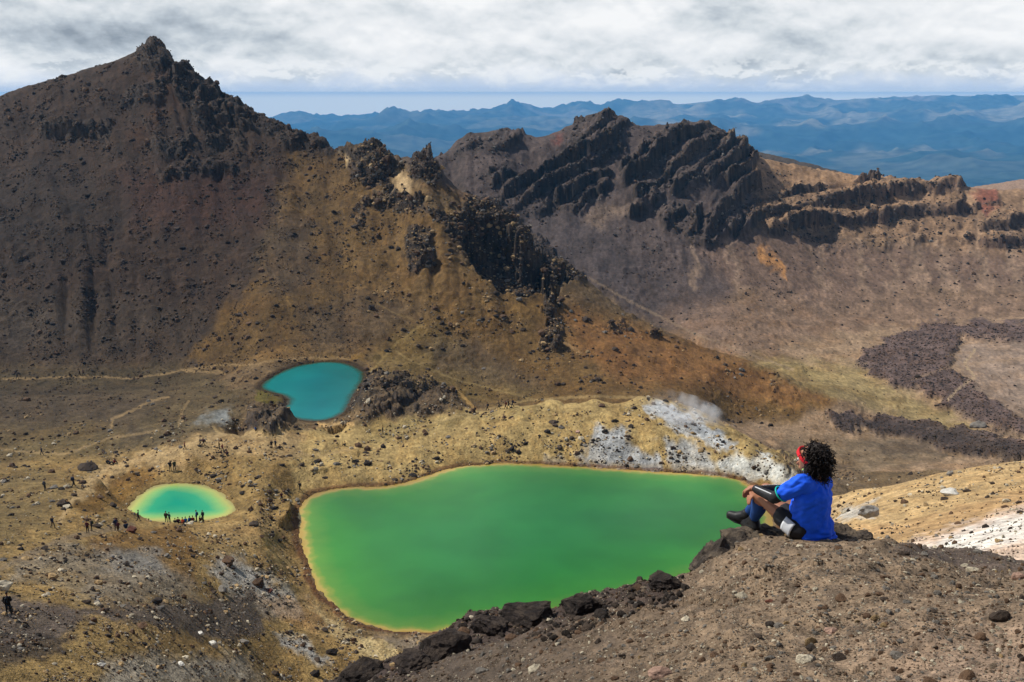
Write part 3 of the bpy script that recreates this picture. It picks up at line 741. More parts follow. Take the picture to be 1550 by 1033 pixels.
# dark rock shows wherever it is too steep to hold debris
dzx = np.gradient(Zg2, axis=1) / np.gradient(R, axis=1)
dza = np.gradient(Zg2, axis=0) / (np.gradient(AZ, axis=0) * R)
slope = np.sqrt(dzx ** 2 + dza ** 2)
steep = sstep(slope, .85, 1.5) * (R > 60) * (R < 1200)
rockm = np.clip(crag * (0.45 + 0.75 * sstep(slope, .5, 1.1)) + steep * .5 * (crag + strata * .8) , 0, 1)
rockm = np.clip(rockm * (1 - .75 * ledge) + bed * .85, 0, 1) * (R > 14)
nD = np.clip(perlin(AZ * 520, LR * 260, 309) * 1.6 + .45, 0, 1)
rock_c = alb((62, 55, 50)).astype(np.float32)[None, None] * (0.6 + .8 * nC[..., None] + 1.1 * (nD * sstep(nB, .35, .7))[..., None] * np.array([1.15, .95, .75], np.float32))
warm_right = sstep(PX, 1150, 1350)[..., None]
rock_c = rock_c * (1 + warm_right * np.array([.75, .55, .45], np.float32))
CC = CC * (1 - rockm[..., None] * .92) + rock_c * rockm[..., None] * .92
# stones darker / paler than soil
st = perlin(Xg / (pix * 5 + .0), Yg / (pix * 5), 307)
# trodden paths
def path(pts, w, c, s=.8, rr=(60, 600)):
    P_ = np.asarray(pts, float)
    sel = (PX > P_[:, 0].min() - 12) & (PX < P_[:, 0].max() + 12) & (PY > P_[:, 1].min() - 12) & (PY < P_[:, 1].max() + 12) & (R > rr[0]) & (R < rr[1])
    if not sel.any(): return
    d = np.full(PX.shape, 99.0); d[sel] = lined(PX[sel] + 2 * w3[sel], PY[sel] + 1.5 * w4[sel], pts)
    paint(c, (sstep(d, w, w * .45) * s).astype(np.float32))
LT = (176, 148, 104)
path([(-60, 574), (60, 573), (120, 570), (200, 573), (250, 566), (275, 561), (340, 566), (320, 556)], 2.04, LT, 0.52)
path([(275, 561), (330, 553), (380, 552), (420, 545), (470, 542), (530, 543)], 2.21, LT, 0.56)
path([(556, 566), (575, 548), (600, 520), (640, 490)], 2.04, (164, 140, 86), 0.6)
path([(640, 490), (600, 475), (560, 455)], 1.7, (150, 126, 80), 0.38)
path([(600, 532), (625, 548), (690, 575), (750, 590), (805, 604)], 2.04, (160, 138, 90), 0.52)
path([(255, 601), (225, 608), (200, 622), (170, 634), (168, 655)], 2.55, LT, 0.56)
path([(285, 608), (275, 625), (270, 645)], 2.21, LT, 0.45)
path([(-50, 672), (30, 684), (100, 688), (160, 665), (240, 652)], 2.38, LT, 0.45)
path([(90, 790), (118, 745), (165, 706), (240, 690), (300, 668), (340, 657)], 4.25, (196, 166, 118), 0.56)
path([(-20, 872), (40, 840), (100, 815), (170, 800), (200, 796)], 5.95, (136, 120, 100), 0.52)
path([(-50, 905), (30, 915), (120, 935), (60, 955), (-40, 980)], 6.8, (112, 98, 88), 0.45)
path([(690, 590), (705, 605), (720, 620)], 2.98, (206, 166, 98), 0.68)
path([(600, 655), (700, 628), (800, 606), (900, 600), (980, 603)], 2.98, (190, 164, 112), 0.45)
path([(455, 688), (490, 690), (530, 680), (560, 672)], 2.55, (196, 166, 116), 0.45)
path([(840, 510), (865, 525), (880, 535)], 2.12, (186, 150, 104), 0.52)
path([(1476, 530), (1460, 550), (1475, 570), (1450, 590), (1435, 605)], 2.55, (186, 164, 130), 0.6)
path([(1380, 575), (1440, 555), (1550, 542)], 2.12, (176, 150, 122), 0.45)
path([(890, 420), (960, 460), (1050, 505), (1160, 545), (1200, 560)], 2.55, (150, 130, 108), 0.52, (400, 700))
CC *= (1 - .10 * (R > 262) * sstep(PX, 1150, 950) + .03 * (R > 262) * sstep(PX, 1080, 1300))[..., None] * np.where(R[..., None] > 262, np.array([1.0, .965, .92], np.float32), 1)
lum = CC @ np.array([.25, .60, .15], np.float32)
CC = lum[..., None] + (CC - lum[..., None]) * .97
CC = np.clip(CC, 0.008, 0.8)

# ---------------------------------------------------------------- materials
def ground_mat(name, bump=0.5, near=False):
    m = bpy.data.materials.new(name); m.use_nodes = True
    nt = m.node_tree; b = nt.nodes['Principled BSDF']
    b.inputs['Roughness'].default_value = 0.92
    b.inputs['Specular IOR Level'].default_value = 0.18
    at_ = N(nt, 'ShaderNodeAttribute', attribute_name='Col')
    geo = N(nt, 'ShaderNodeNewGeometry')
    def noise(scale, det=4, rough=.65):
        n = N(nt, 'ShaderNodeTexNoise'); n.inputs['Scale'].default_value = scale; n.inputs['Detail'].default_value = det; n.inputs['Roughness'].default_value = rough
        L(nt, geo.outputs['Position'], n.inputs['Vector']); return n.outputs['Fac']
    if near:
        a, c, v = noise(3.5, 7, .7), noise(60, 3), noise(16, 4)
        sp = N(nt, 'ShaderNodeTexVoronoi'); sp.inputs['Scale'].default_value = 42; L(nt, geo.outputs['Position'], sp.inputs['Vector'])
        sw = N(nt, 'ShaderNodeTexVoronoi'); sw.inputs['Scale'].default_value = 15; L(nt, geo.outputs['Position'], sw.inputs['Vector'])
    else:
        a, c, v = noise(.10, 8, .7), noise(2.2, 4), noise(.5, 5)
        sp = N(nt, 'ShaderNodeTexVoronoi'); sp.inputs['Scale'].default_value = 1.3; L(nt, geo.outputs['Position'], sp.inputs['Vector'])
        sw = N(nt, 'ShaderNodeTexVoronoi'); sw.inputs['Scale'].default_value = .45; L(nt, geo.outputs['Position'], sw.inputs['Vector'])
    f = mathn(nt, 'MULTIPLY', maprange(nt, a, .25, .75, .74, 1.26, False), maprange(nt, v, .25, .75, .68, 1.32, False))
    f = mathn(nt, 'MULTIPLY', f, maprange(nt, c, .3, .7, .74, 1.26, False))
    # scattered dark and pale stones
    sepc = N(nt, 'ShaderNodeSeparateColor'); L(nt, sp.outputs['Color'], sepc.inputs[0])
    dot = maprange(nt, sp.outputs['Distance'], .30, .18)
    f = mathn(nt, 'MULTIPLY', f, mathn(nt, 'SUBTRACT', 1.0, mathn(nt, 'MULTIPLY', mathn(nt, 'MULTIPLY', dot, maprange(nt, sepc.outputs[0], .55, .62)), .30)))
    f = mathn(nt, 'ADD', f, mathn(nt, 'MULTIPLY', mathn(nt, 'MULTIPLY', dot, maprange(nt, sepc.outputs[1], .80, .86)), .30))
    col = mixc(nt, 1.0, at_.outputs['Color'], f, 'MULTIPLY')
    L(nt, col, b.inputs['Base Color'])
    h = mathn(nt, 'ADD', mathn(nt, 'MULTIPLY', v, .6), mathn(nt, 'MULTIPLY', c, .4))
    h = mathn(nt, 'ADD', h, mathn(nt, 'MULTIPLY', dot, .22))
    bp = N(nt, 'ShaderNodeBump'); bp.inputs['Strength'].default_value = bump; bp.inputs['Distance'].default_value = .045 if near else 2.0
    L(nt, h, bp.inputs['Height']); L(nt, bp.outputs[0], b.inputs['Normal'])
    return m
M_near = ground_mat('foreground soil', .8, True)
M_far = ground_mat('volcanic ground', .65)

def sub_mesh(name, mask, mat, label):
    """quads whose first corner is in mask"""
    q = mask[:-1, :-1]
    i, j = np.nonzero(q)
    a = i * NR + j
    Q = np.stack([a, a + NR, a + NR + 1, a + 1], 1)[:, ::-1]
    used = np.zeros(NA * NR, bool); used[Q.ravel()] = True
    idx = np.cumsum(used) - 1
    V = np.stack([Xg.ravel()[used], Yg.ravel()[used], Zg2.ravel()[used]], 1)
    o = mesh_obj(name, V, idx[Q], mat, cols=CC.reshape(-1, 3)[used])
    return tprop(o, label, kind='structure')
cls = np.full(PX.shape, 2)
Rc = np.interp(AZ, [azt(c[0], c[1])[0] for c in crest], [c[2] for c in crest]) * 1.10
cls[R < 13.5] = 0
cls[(R >= 13.5) & (R < 262)] = 1
cls[(R >= 262) & (R < Rc) & (R < 700)] = 2
fm = (R > 300) & (R < Rc) & (PX < 540); cls[fm] = 3
cls[(R >= Rc) & (R >= 330)] = 4
cls[(AZ > azt(1180, 500)[0]) & (R > 262) & (R < 600)] = 5
sub_mesh('foreground_slope', cls == 0, M_near, 'stony grey brown slope the seated hiker looks out from')
sub_mesh('lake_basin', cls == 1, M_far, 'ochre and grey volcanic ground around the green lakes')
sub_mesh('ochre_spur', cls == 2, M_far, 'ochre brown spur running down right behind the blue lake')
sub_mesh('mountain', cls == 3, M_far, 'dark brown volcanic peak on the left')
sub_mesh('crater_rim', cls == 4, M_far, 'layered grey and tan crater rim ridge')
sub_mesh('valley', cls == 5, M_far, 'tan valley floor with dark lava flows on the right')

# water
def water(name, nm, ramp_stops, label, width, gz=.012):
    z, P_ = LK[nm]
    n = 150
    x0, y0 = P_.min(0) - 3; x1, y1 = P_.max(0) + 3
    gx, gy = np.meshgrid(np.linspace(x0, x1, n), np.linspace(y0, y1, n), indexing='ij')
    sd = polysd(gx, gy, P_)
    keep = sd > -2.6
    idx = -np.ones(gx.shape, int); idx[keep] = np.arange(keep.sum())
    V = np.stack([gx[keep], gy[keep], np.full(keep.sum(), z)], 1)
    q = np.stack([idx[:-1, :-1], idx[1:, :-1], idx[1:, 1:], idx[:-1, 1:]], -1).reshape(-1, 4)
    q = q[(q >= 0).all(1)]
    c = np.zeros((len(V), 3)); c[:, 0] = np.clip(sd[keep] / width, -1, 1.0)
    m = bpy.data.materials.new(name + ' water'); m.use_nodes = True
    nt = m.node_tree; b = nt.nodes['Principled BSDF']
    at_ = N(nt, 'ShaderNodeAttribute', attribute_name='Col')
    sp = N(nt, 'ShaderNodeSeparateColor'); L(nt, at_.outputs['Color'], sp.inputs[0])
    geo = N(nt, 'ShaderNodeNewGeometry')
    def noise(s, d=3):
        x = N(nt, 'ShaderNodeTexNoise'); x.inputs['Scale'].default_value = s; x.inputs['Detail'].default_value = d
        L(nt, geo.outputs['Position'], x.inputs['Vector']); return x.outputs['Fac']
    dd = mathn(nt, 'ADD', sp.outputs[0], mathn(nt, 'MULTIPLY', mathn(nt, 'SUBTRACT', noise(.35, 5), .5), .12))
    dd = mathn(nt, 'ADD', dd, mathn(nt, 'MULTIPLY', mathn(nt, 'SUBTRACT', noise(.05, 3), .5), .14))
    r = ramp(nt, ramp_stops, dd)
    tint = mathn(nt, 'MULTIPLY', maprange(nt, noise(.022, 3), .33, .67, .78, 1.2), maprange(nt, noise(.11, 5), .3, .7, .94, 1.06))
    L(nt, mixc(nt, 1.0, r.outputs[0], tint, 'MULTIPLY'), b.inputs['Base Color'])
    b.inputs['Roughness'].default_value = .12
    b.inputs['IOR'].default_value = 1.33
    b.inputs['Specular IOR Level'].default_value = .35
    bp = N(nt, 'ShaderNodeBump'); bp.inputs['Strength'].default_value = .35; bp.inputs['Distance'].default_value = .06
    L(nt, noise(2.0, 3), bp.inputs['Height']); L(nt, bp.outputs[0], b.inputs['Normal'])
    o = mesh_obj(name, V, q, m, cols=c)
    return tprop(o, label, kind='structure')
la = lambda c: tuple(srgb(c) / 1.25)
water('green_lake', 'green', [(0.0, la((176, 146, 70))), (.022, la((178, 158, 80))), (.04, la((136, 150, 62))), (.08, la((90, 142, 54))), (.22, la((58, 132, 50))), (.5, la((46, 122, 52))), (1, la((46, 120, 60)))], 'large opaque green lake with a yellow shallow rim', 26.0)
water('turquoise_pond', 'pond', [(0.0, la((170, 158, 96))), (.10, la((186, 190, 104))), (.28, la((138, 192, 112))), (.55, la((54, 172, 122))), (1, la((18, 158, 122)))], 'small turquoise pond with a yellow green rim', 8.5)
water('blue_lake', 'blue', [(0.0, la((70, 62, 34))), (.05, la((34, 92, 80))), (.14, la((10, 122, 120))), (1, la((6, 116, 120)))], 'deep teal blue lake below the dark mountain', 14.0)
# ---------------------------------------------------------------- far forested country and ranges
fa = np.linspace(-0.80, 0.80, 900); fR = np.exp(np.linspace(math.log(900), math.log(26500), 520))
FA, FR = np.meshgrid(fa, fR, indexing='ij')
FX, FY = np.sin(FA) * FR, np.cos(FA) * FR
skyl = [(-400, 168), (0, 170), (410, 174), (440, 170), (470, 169), (500, 171), (530, 170), (560, 167), (600, 162), (640, 161), (665, 160), (690, 163), (720, 159), (760, 158), (790, 159), (805, 154), (820, 158), (850, 156), (900, 152), (930, 153), (960, 151), (1000, 150), (1040, 149), (1075, 145), (1090, 142), (1105, 146), (1150, 148), (1200, 146), (1250, 146), (1300, 142), (1350, 139), (1420, 136), (1480, 137), (1520, 140), (1560, 142), (2000, 146)]
ska = [azt(a, b)[0] for a, b in skyl]; skt = [azt(a, b)[1] for a, b in skyl]
top = np.interp(FA, ska, skt) * 25000
def ridged(x, y, s, octv, l0, gain=.52):
    out = 0; a = 1.0; l = l0; wgt = 1.0
    for i in range(octv):
        n_ = 1 - np.abs(perlin(x / l, y / l, s + i)) * 1.6
        n_ = np.clip(n_, 0, 1) ** 2 * wgt
        out = out + n_ * a; wgt = np.clip(n_ * 1.6, 0.25, 1); a *= gain; l *= .5
    return out
base = -760 + (top + 760 - 130) * sstep(FR, 10000, 24000) ** 1.3
amp = 45 + 150 * sstep(FR, 8500, 15000)
amp = amp * (1 - sstep(FR, 21500, 24500) * .92)
rn = .6 * ridged(FX + 900 * perlin(FX / 5000, FY / 5000, 3), FY, 400, 7, 5200) + .5 * ridged(FX, FY + 500 * perlin(FX / 2000, FY / 2000, 4), 430, 5, 1500)
FZ = base + amp * (rn - .62)
# a long blue foothill on the left half, and the bare spur tops that show past the rim
def hump(a0, wa, r0, wr, h): return h * np.exp(-((FA - a0) / wa) ** 2 - ((np.log(FR / r0)) / wr) ** 2)
FZ += hump(-.10, .12, 19500, .10, 120) + hump(-.14, .10, 13500, .22, 150) + hump(.02, .11, 17500, .16, 120) + hump(.16, .05, 15000, .14, 110) + hump(.45, .14, 12500, .20, 80)
FZ = np.where(FR > 25300, FZ - (FR - 25300) * .16, FZ)
FZ = np.where(FR < 2600, -780 - (2600 - FR) * .05, FZ)
nf = np.clip(perlin(FX / 2600, FY / 2600, 411) + .6 * perlin(FX / 700, FY / 700, 412) + .5, 0, 1)
forest = np.array([.030, .052, .046]); scrub = np.array([.10, .105, .07]); bare = np.array([.30, .24, .20])
hi_ = sstep(FZ + 200 * (nf - .5), -640, -330)[..., None]
fc = forest * (1 - hi_ * .5) + scrub * hi_ * .5
right = sstep(FA, -.05, .20)[..., None]
open_ = (sstep(nf, .52, .85)[..., None]) * (.35 + .65 * right) * sstep(FR, 9000, 16000)[..., None]
fc = fc * (1 - open_ * .85) + np.array([.24, .21, .14]) * open_ * .85
bp_ = sstep(perlin(FX / 1500, FY / 900, 415), .32, .5)[..., None] * sstep(FR, 17000, 24000)[..., None] * .7 * (.4 + .6 * right)
fc = fc * (1 - bp_) + bare * bp_
nAf, nRf = FA.shape
a_ = (np.arange(nAf - 1)[:, None] * nRf + np.arange(nRf - 1)[None]).ravel()
Qf = np.stack([a_, a_ + 1, a_ + nRf + 1, a_ + nRf], 1)[:, :]
mf = bpy.data.materials.new('distant forest'); mf.use_nodes = True
nt = mf.node_tree; b = nt.nodes['Principled BSDF']; b.inputs['Roughness'].default_value = 1; b.inputs['Specular IOR Level'].default_value = 0
at_ = N(nt, 'ShaderNodeAttribute', attribute_name='Col'); geo = N(nt, 'ShaderNodeNewGeometry')
nz = N(nt, 'ShaderNodeTexNoise'); nz.inputs['Scale'].default_value = .006; nz.inputs['Detail'].default_value = 7; L(nt, geo.outputs['Position'], nz.inputs['Vector'])
L(nt, mixc(nt, 1.0, at_.outputs['Color'], maprange(nt, nz.outputs['Fac'], .3, .7, .5, 1.5, False), 'MULTIPLY'), b.inputs['Base Color'])
o = mesh_obj('hills', np.stack([FX.ravel(), FY.ravel(), FZ.ravel()], 1), Qf[:, ::-1], mf, cols=fc.reshape(-1, 3))
tprop(o, 'distant forested plain and mountain ranges fading to blue', kind='structure')

# two more tops beyond the rim
def ridge_obj(name, label, prof, depth, c):
    pts = []
    n = 60
    rows_ = []
    for k, (f, dzv) in enumerate([(.93, 1), (.96, .45), (.985, .12), (1.0, 0), (1.02, .2), (1.06, 1)]):
        row = []
        for i in range(n):
            px = prof[0][0] + (prof[-1][0] - prof[0][0]) * i / (n - 1)
            py = np.interp(px, [p[0] for p in prof], [p[1] for p in prof]); Rr = np.interp(px, [p[0] for p in prof], [p[2] for p in prof])
            v = at(px, py, Rr); s = v.normalized()
            row.append((v.x * f, v.y * f, v.z - dzv * depth + 1.2 * float(perlin(np.array([px / 9.]), np.array([k * 1.3]), 9)[0])))
        rows_.append(row)
    V = np.array(rows_).reshape(-1, 3)
    q = [(k * n + i, k * n + i + 1, (k + 1) * n + i + 1, (k + 1) * n + i) for k in range(5) for i in range(n - 1)]
    cc = np.tile(alb(c), (len(V), 1))
    o = mesh_obj(name, V, q, M_far, cols=cc); tprop(o, label, kind='structure')
ridge_obj('ridge', 'dark ridge shoulder showing just behind the crater rim', [(1090, 222, 1000), (1140, 228, 1000), (1180, 237, 1010), (1230, 249, 1030), (1300, 268, 1050)], 70, (92, 84, 78))
ridge_obj('slope', 'bare tan slope beyond the rim at the right edge', [(1440, 288, 1400), (1500, 279, 1400), (1560, 270, 1400), (1700, 255, 1400)], 90, (158, 132, 112))

# ---------------------------------------------------------------- air
def box(name, lo, hi):
    V = [(x, y, z) for x in (lo[0], hi[0]) for y in (lo[1], hi[1]) for z in (lo[2], hi[2])]
    Q = [(0, 1, 3, 2), (4, 6, 7, 5), (0, 4, 5, 1), (2, 3, 7, 6), (0, 2, 6, 4), (1, 5, 7, 3)]
    return mesh_obj(name, V, Q, smooth=False)
HAZE_D = 5.0e-5
hz = box('haze', (-20000, -400, float(min(FZ.min(), Zg2.min())) - 1.0 - 1.0), (20000, 27000, max(float(Zg2.max()), float(FZ.max())) + 14.0))
mh = bpy.data.materials.new('haze air'); mh.use_nodes = True
nt = mh.node_tree; nt.nodes.clear()
pv = N(nt, 'ShaderNodeVolumePrincipled'); pv.inputs['Color'].default_value = (.15, .50, 1.0, 1); pv.inputs['Density'].default_value = HAZE_D; pv.inputs['Anisotropy'].default_value = 0.0
ou = N(nt, 'ShaderNodeOutputMaterial'); L(nt, pv.outputs[0], ou.inputs['Volume'])
hz.data.materials.append(mh); hz['kind'] = 'stuff'; hz['label'] = 'thin blue haze over the whole landscape'
# ---------------------------------------------------------------- stones
def ico(sub):
    import bmesh
    bm = bmesh.new(); bmesh.ops.create_icosphere(bm, subdivisions=sub, radius=1.0)
    V = np.array([v.co[:] for v in bm.verts]); F = np.array([[v.index for v in f.verts] for f in bm.faces]); bm.free()
    return V, F
ICO = {s: ico(s) for s in (1, 2, 3, 4)}
def n3(p, l, s):
    return perlin(p[:, 0] / l + 3.1, p[:, 1] / l + p[:, 2] / l * .7, s) + perlin(p[:, 2] / l + 9.1, p[:, 0] / l - p[:, 1] / l * .6, s + 1)
def rock_verts(sub, seed, cuts=9, flat=.72, nz=.10, stretch=.35):
    r = np.random.default_rng(seed); V, F = ICO[sub]; V = V.copy()
    for _ in range(cuts):                                   # plane cuts give broken facets
        d = r.normal(size=3); d /= np.linalg.norm(d); h = r.uniform(.52, .85)
        s = V @ d; m = s > h; V[m] -= np.outer((s[m] - h) * .93, d)
    V += V * (n3(V, .55, seed) * nz + n3(V, .2, seed + 5) * nz * .45)[:, None]
    V *= np.array([1 + r.uniform(-stretch, stretch), 1 + r.uniform(-stretch, stretch), flat])
    V /= np.abs(V[:, :2]).max()
    return V, F
def rock_mat(name, c, var=.35, scale=3.0, dust=None, bump=.5):
    m = bpy.data.materials.new(name); m.use_nodes = True
    nt = m.node_tree; b = nt.nodes['Principled BSDF']; b.inputs['Roughness'].default_value = .9; b.inputs['Specular IOR Level'].default_value = .2
    t_ = N(nt, 'ShaderNodeTexCoord'); oi = N(nt, 'ShaderNodeObjectInfo')
    nz = N(nt, 'ShaderNodeTexNoise'); nz.inputs['Scale'].default_value = scale; nz.inputs['Detail'].default_value = 8; nz.inputs['Roughness'].default_value = .7
    L(nt, t_.outputs['Object'], nz.inputs['Vector'])
    f = mathn(nt, 'MULTIPLY', maprange(nt, nz.outputs['Fac'], .3, .7, 1 - var, 1 + var, False), maprange(nt, oi.outputs['Random'], 0, 1, .7, 1.3, False))
    col = mixc(nt, 1.0, tuple(alb(c)), f, 'MULTIPLY')
    if dust is not None:
        g = N(nt, 'ShaderNodeNewGeometry'); sp = N(nt, 'ShaderNodeSeparateXYZ'); L(nt, g.outputs['Normal'], sp.inputs[0])
        up = mathn(nt, 'MULTIPLY', maprange(nt, sp.outputs[2], .35, .95), maprange(nt, nz.outputs['Fac'], .40, .60))
        col = mixc(nt, mathn(nt, 'MULTIPLY', up, .6), col, tuple(alb(dust)))
    L(nt, col, b.inputs['Base Color'])
    bp = N(nt, 'ShaderNodeBump'); bp.inputs['Strength'].default_value = bump; bp.inputs['Distance'].default_value = .1
    L(nt, nz.outputs['Fac'], bp.inputs['Height']); L(nt, bp.outputs[0], b.inputs['Normal'])
    return m
RM = {'dark': rock_mat('dark basalt', (72, 61, 52)), 'black': rock_mat('black scoria', (52, 45, 40)), 'grey': rock_mat('grey andesite', (118, 112, 104)),
      'brown': rock_mat('brown lava rock', (98, 76, 58)), 'lightgrey': rock_mat('light grey rock', (178, 174, 168)), 'red': rock_mat('reddish lava rock', (112, 70, 56)), 'pale': rock_mat('pale altered rock', (196, 184, 160)),
      'tan': rock_mat('tan rock', (160, 134, 96)), 'pink': rock_mat('pinkish pale rock', (196, 160, 140)), 'white': rock_mat('white crusted rock', (216, 212, 202))}
RM['soil'] = rock_mat('clod of soil', (124, 108, 90))
HIDE = bpy.data.collections.new('stone_shapes')
def shape_collection(name, mats, sub, n, seed):
    c = bpy.data.collections.new(name)
    for k in range(n):
        V, F = rock_verts(sub, seed + k)
        o = mesh_obj('stone', V, F, RM[mats[k % len(mats)]], smooth=False, link=False)
        c.objects.link(o)
    return c
def scatter(name, label, pos, size, col, seed):
    """one object whose geometry nodes put a stone on each of its points"""
    r = np.random.default_rng(seed)
    me = bpy.data.meshes.new(name); me.vertices.add(len(pos)); me.vertices.foreach_set('co', np.asarray(pos, np.float32).ravel())
    a = me.attributes.new('size', 'FLOAT', 'POINT'); a.data.foreach_set('value', np.asarray(size, np.float32))
    rt = me.attributes.new('turn', 'FLOAT_VECTOR', 'POINT')
    e = np.stack([r.uniform(-.5, .5, len(pos)), r.uniform(-.5, .5, len(pos)), r.uniform(0, 6.28, len(pos))], 1); rt.data.foreach_set('vector', e.astype(np.float32).ravel())
    o = bpy.data.objects.new(name, me); COL.objects.link(o); tprop(o, label, kind='stuff')
    ng = bpy.data.node_groups.new(name + ' placing', 'GeometryNodeTree')
    ng.interface.new_socket('Geometry', in_out='INPUT', socket_type='NodeSocketGeometry'); ng.interface.new_socket('Geometry', in_out='OUTPUT', socket_type='NodeSocketGeometry')
    gi = ng.nodes.new('NodeGroupInput'); go = ng.nodes.new('NodeGroupOutput')
    ci = ng.nodes.new('GeometryNodeCollectionInfo'); ci.inputs['Collection'].default_value = col; ci.inputs['Separate Children'].default_value = True; ci.inputs['Reset Children'].default_value = True
    ip = ng.nodes.new('GeometryNodeInstanceOnPoints'); ip.inputs['Pick Instance'].default_value = True
    na = ng.nodes.new('GeometryNodeInputNamedAttribute'); na.data_type = 'FLOAT'; na.inputs['Name'].default_value = 'size'
    nb = ng.nodes.new('GeometryNodeInputNamedAttribute'); nb.data_type = 'FLOAT_VECTOR'; nb.inputs['Name'].default_value = 'turn'
    e2r = ng.nodes.new('FunctionNodeEulerToRotation')
    ng.links.new(gi.outputs[0], ip.inputs['Points']); ng.links.new(ci.outputs[0], ip.inputs['Instance']); ng.links.new(na.outputs[0], ip.inputs['Scale'])
    ng.links.new(nb.outputs[0], e2r.inputs[0]); ng.links.new(e2r.outputs[0], ip.inputs['Rotation']); ng.links.new(ip.outputs[0], go.inputs[0])
    md = o.modifiers.new('stones', 'NODES'); md.node_group = ng
    return o
# where the ground is in view (grid cells are about a pixel each)
VIS = np.zeros(PX.shape, bool)
Tn = Zg2 / np.maximum(R2, .1)
VIS = (Tn >= np.maximum.accumulate(Tn, 1) - 1e-4) & (PX > -40) & (PX < 1590) & (PY < 1060)
# share of the picture each cell covers
cw = np.gradient(PX, axis=0); ch = np.abs(np.gradient(PY, axis=1)); AREA = np.clip(cw, 0, 6) * np.clip(ch, 0, 6) * VIS
inlake = np.zeros(PX.shape, bool)
for nm in LSD: inlake |= LSD[nm] > -.4
def pick(weight, n, seed):
    w = (weight * AREA * ~inlake).ravel(); cs = np.cumsum(w); r = np.random.default_rng(seed)
    return np.searchsorted(cs, r.uniform(0, cs[-1], n))
def do_scatter(name, label, weight, n, seed, smin, smax, pw, mats, sub=1, inpix=False, nsh=6):
    i = pick(weight, n, seed); r = np.random.default_rng(seed + 1)
    u = r.uniform(0, 1, len(i)); s = smin * (1 - u * (1 - (smin / smax) ** pw)) ** (-1 / pw)
    if inpix: s = s * (pix.ravel()[i] / 1.15)              # radius by rendered pixels: far gravel is coarser
    p = np.stack([Xg.ravel()[i], Yg.ravel()[i], Zg2.ravel()[i]], 1) + r.normal(size=(len(i), 3)) * (pix.ravel()[i] * .5)[:, None] * [1, 1, 0]
    p[:, 2] += s * .10
    return scatter(name, label, p, s, shape_collection(name + '_shapes', mats, sub, nsh, seed), seed)
mtn = (cls == 3).astype(float); och = ((cls == 2)).astype(float); rimw = (cls == 4).astype(float); val = (cls == 5).astype(float); bas = (cls == 1).astype(float); forew = (R < 13.5).astype(float)
patchy = np.clip(perlin(AZ * 50, LR * 40, 501) * 2 + .55, .08, 1.5)
patch2 = np.clip(perlin(AZ * 120, LR * 70, 502) * 2.2 + perlin(AZ * 25, LR * 16, 503) * 2.2 + .25, .03, 2.2)
do_scatter('scree_stones', 'dark rubble lying on the dark mountain face', mtn * (patchy + crag * 1.0), 17000, 510, .45, 3.0, 2.5, ['dark', 'black', 'brown', 'dark'], inpix=True)
do_scatter('outcrop_rubble', 'broken dark blocks on the crags of the ochre spur', och * (crag * 1.1 + .22 * patch2), 6000, 520, .6, 4.5, 2.2, ['dark', 'brown', 'tan', 'dark', 'grey', 'black'], inpix=True)
do_scatter('rim_rubble', 'grey and brown rubble on the crater rim', rimw * (crag * .5 + .14 * patch2), 5000, 530, .6, 2.6, 2.6, ['dark', 'black', 'grey', 'brown'], inpix=True)
do_scatter('lava_rubble', 'rough dark lava blocks on the valley floor', val * (lava * 2.6 + .10), 4000, 540, .6, 1.8, 2.6, ['dark', 'black', 'brown'], inpix=True)
do_scatter('basin_stones', 'dark and pale stones strewn over the ochre basin', bas * patch2 * (1 + sstep(PY, 780, 900)), 12000, 550, .7, 4.2, 2.2, ['dark', 'grey', 'brown', 'tan', 'pale', 'black'], inpix=True)
do_scatter('slope_gravel', 'grit and small stones on the grey brown foreground slope', forew * (.4 + patch2), 30000, 560, .5, 4.2, 2.3, ['soil', 'soil', 'brown', 'grey', 'soil', 'pale'], inpix=True)
do_scatter('slope_cobbles', 'fist sized dark stones on the foreground slope', forew * patchy, 150, 570, .010, .032, 2.2, ['brown', 'dark', 'grey', 'brown', 'tan'], sub=2)
do_scatter('edge_rubble', 'dark broken rock along the left edge of the foreground slope', forew * (edge > .25), 700, 580, .012, .06, 2.2, ['dark', 'black', 'brown', 'black'], sub=2)
# ---------------------------------------------------------------- figures
import bmesh
def cloth_mat(name, c, rough=.8, weave=300, var=.12, spec=.3):
    m = bpy.data.materials.new(name); m.use_nodes = True
    nt = m.node_tree; b = nt.nodes['Principled BSDF']; b.inputs['Roughness'].default_value = rough; b.inputs['Specular IOR Level'].default_value = spec
    t_ = N(nt, 'ShaderNodeTexCoord'); nz = N(nt, 'ShaderNodeTexNoise'); nz.inputs['Scale'].default_value = 14; nz.inputs['Detail'].default_value = 5
    L(nt, t_.outputs['Object'], nz.inputs['Vector'])
    L(nt, mixc(nt, 1.0, tuple(np.minimum(srgb(c) / 1.1, .8)), maprange(nt, nz.outputs['Fac'], .3, .7, 1 - var, 1 + var, False), 'MULTIPLY'), b.inputs['Base Color'])
    n2 = N(nt, 'ShaderNodeTexNoise'); n2.inputs['Scale'].default_value = weave; L(nt, t_.outputs['Object'], n2.inputs['Vector'])
    bp = N(nt, 'ShaderNodeBump'); bp.inputs['Strength'].default_value = .25; bp.inputs['Distance'].default_value = .003
    L(nt, n2.outputs['Fac'], bp.inputs['Height']); L(nt, bp.outputs[0], b.inputs['Normal'])
    return m
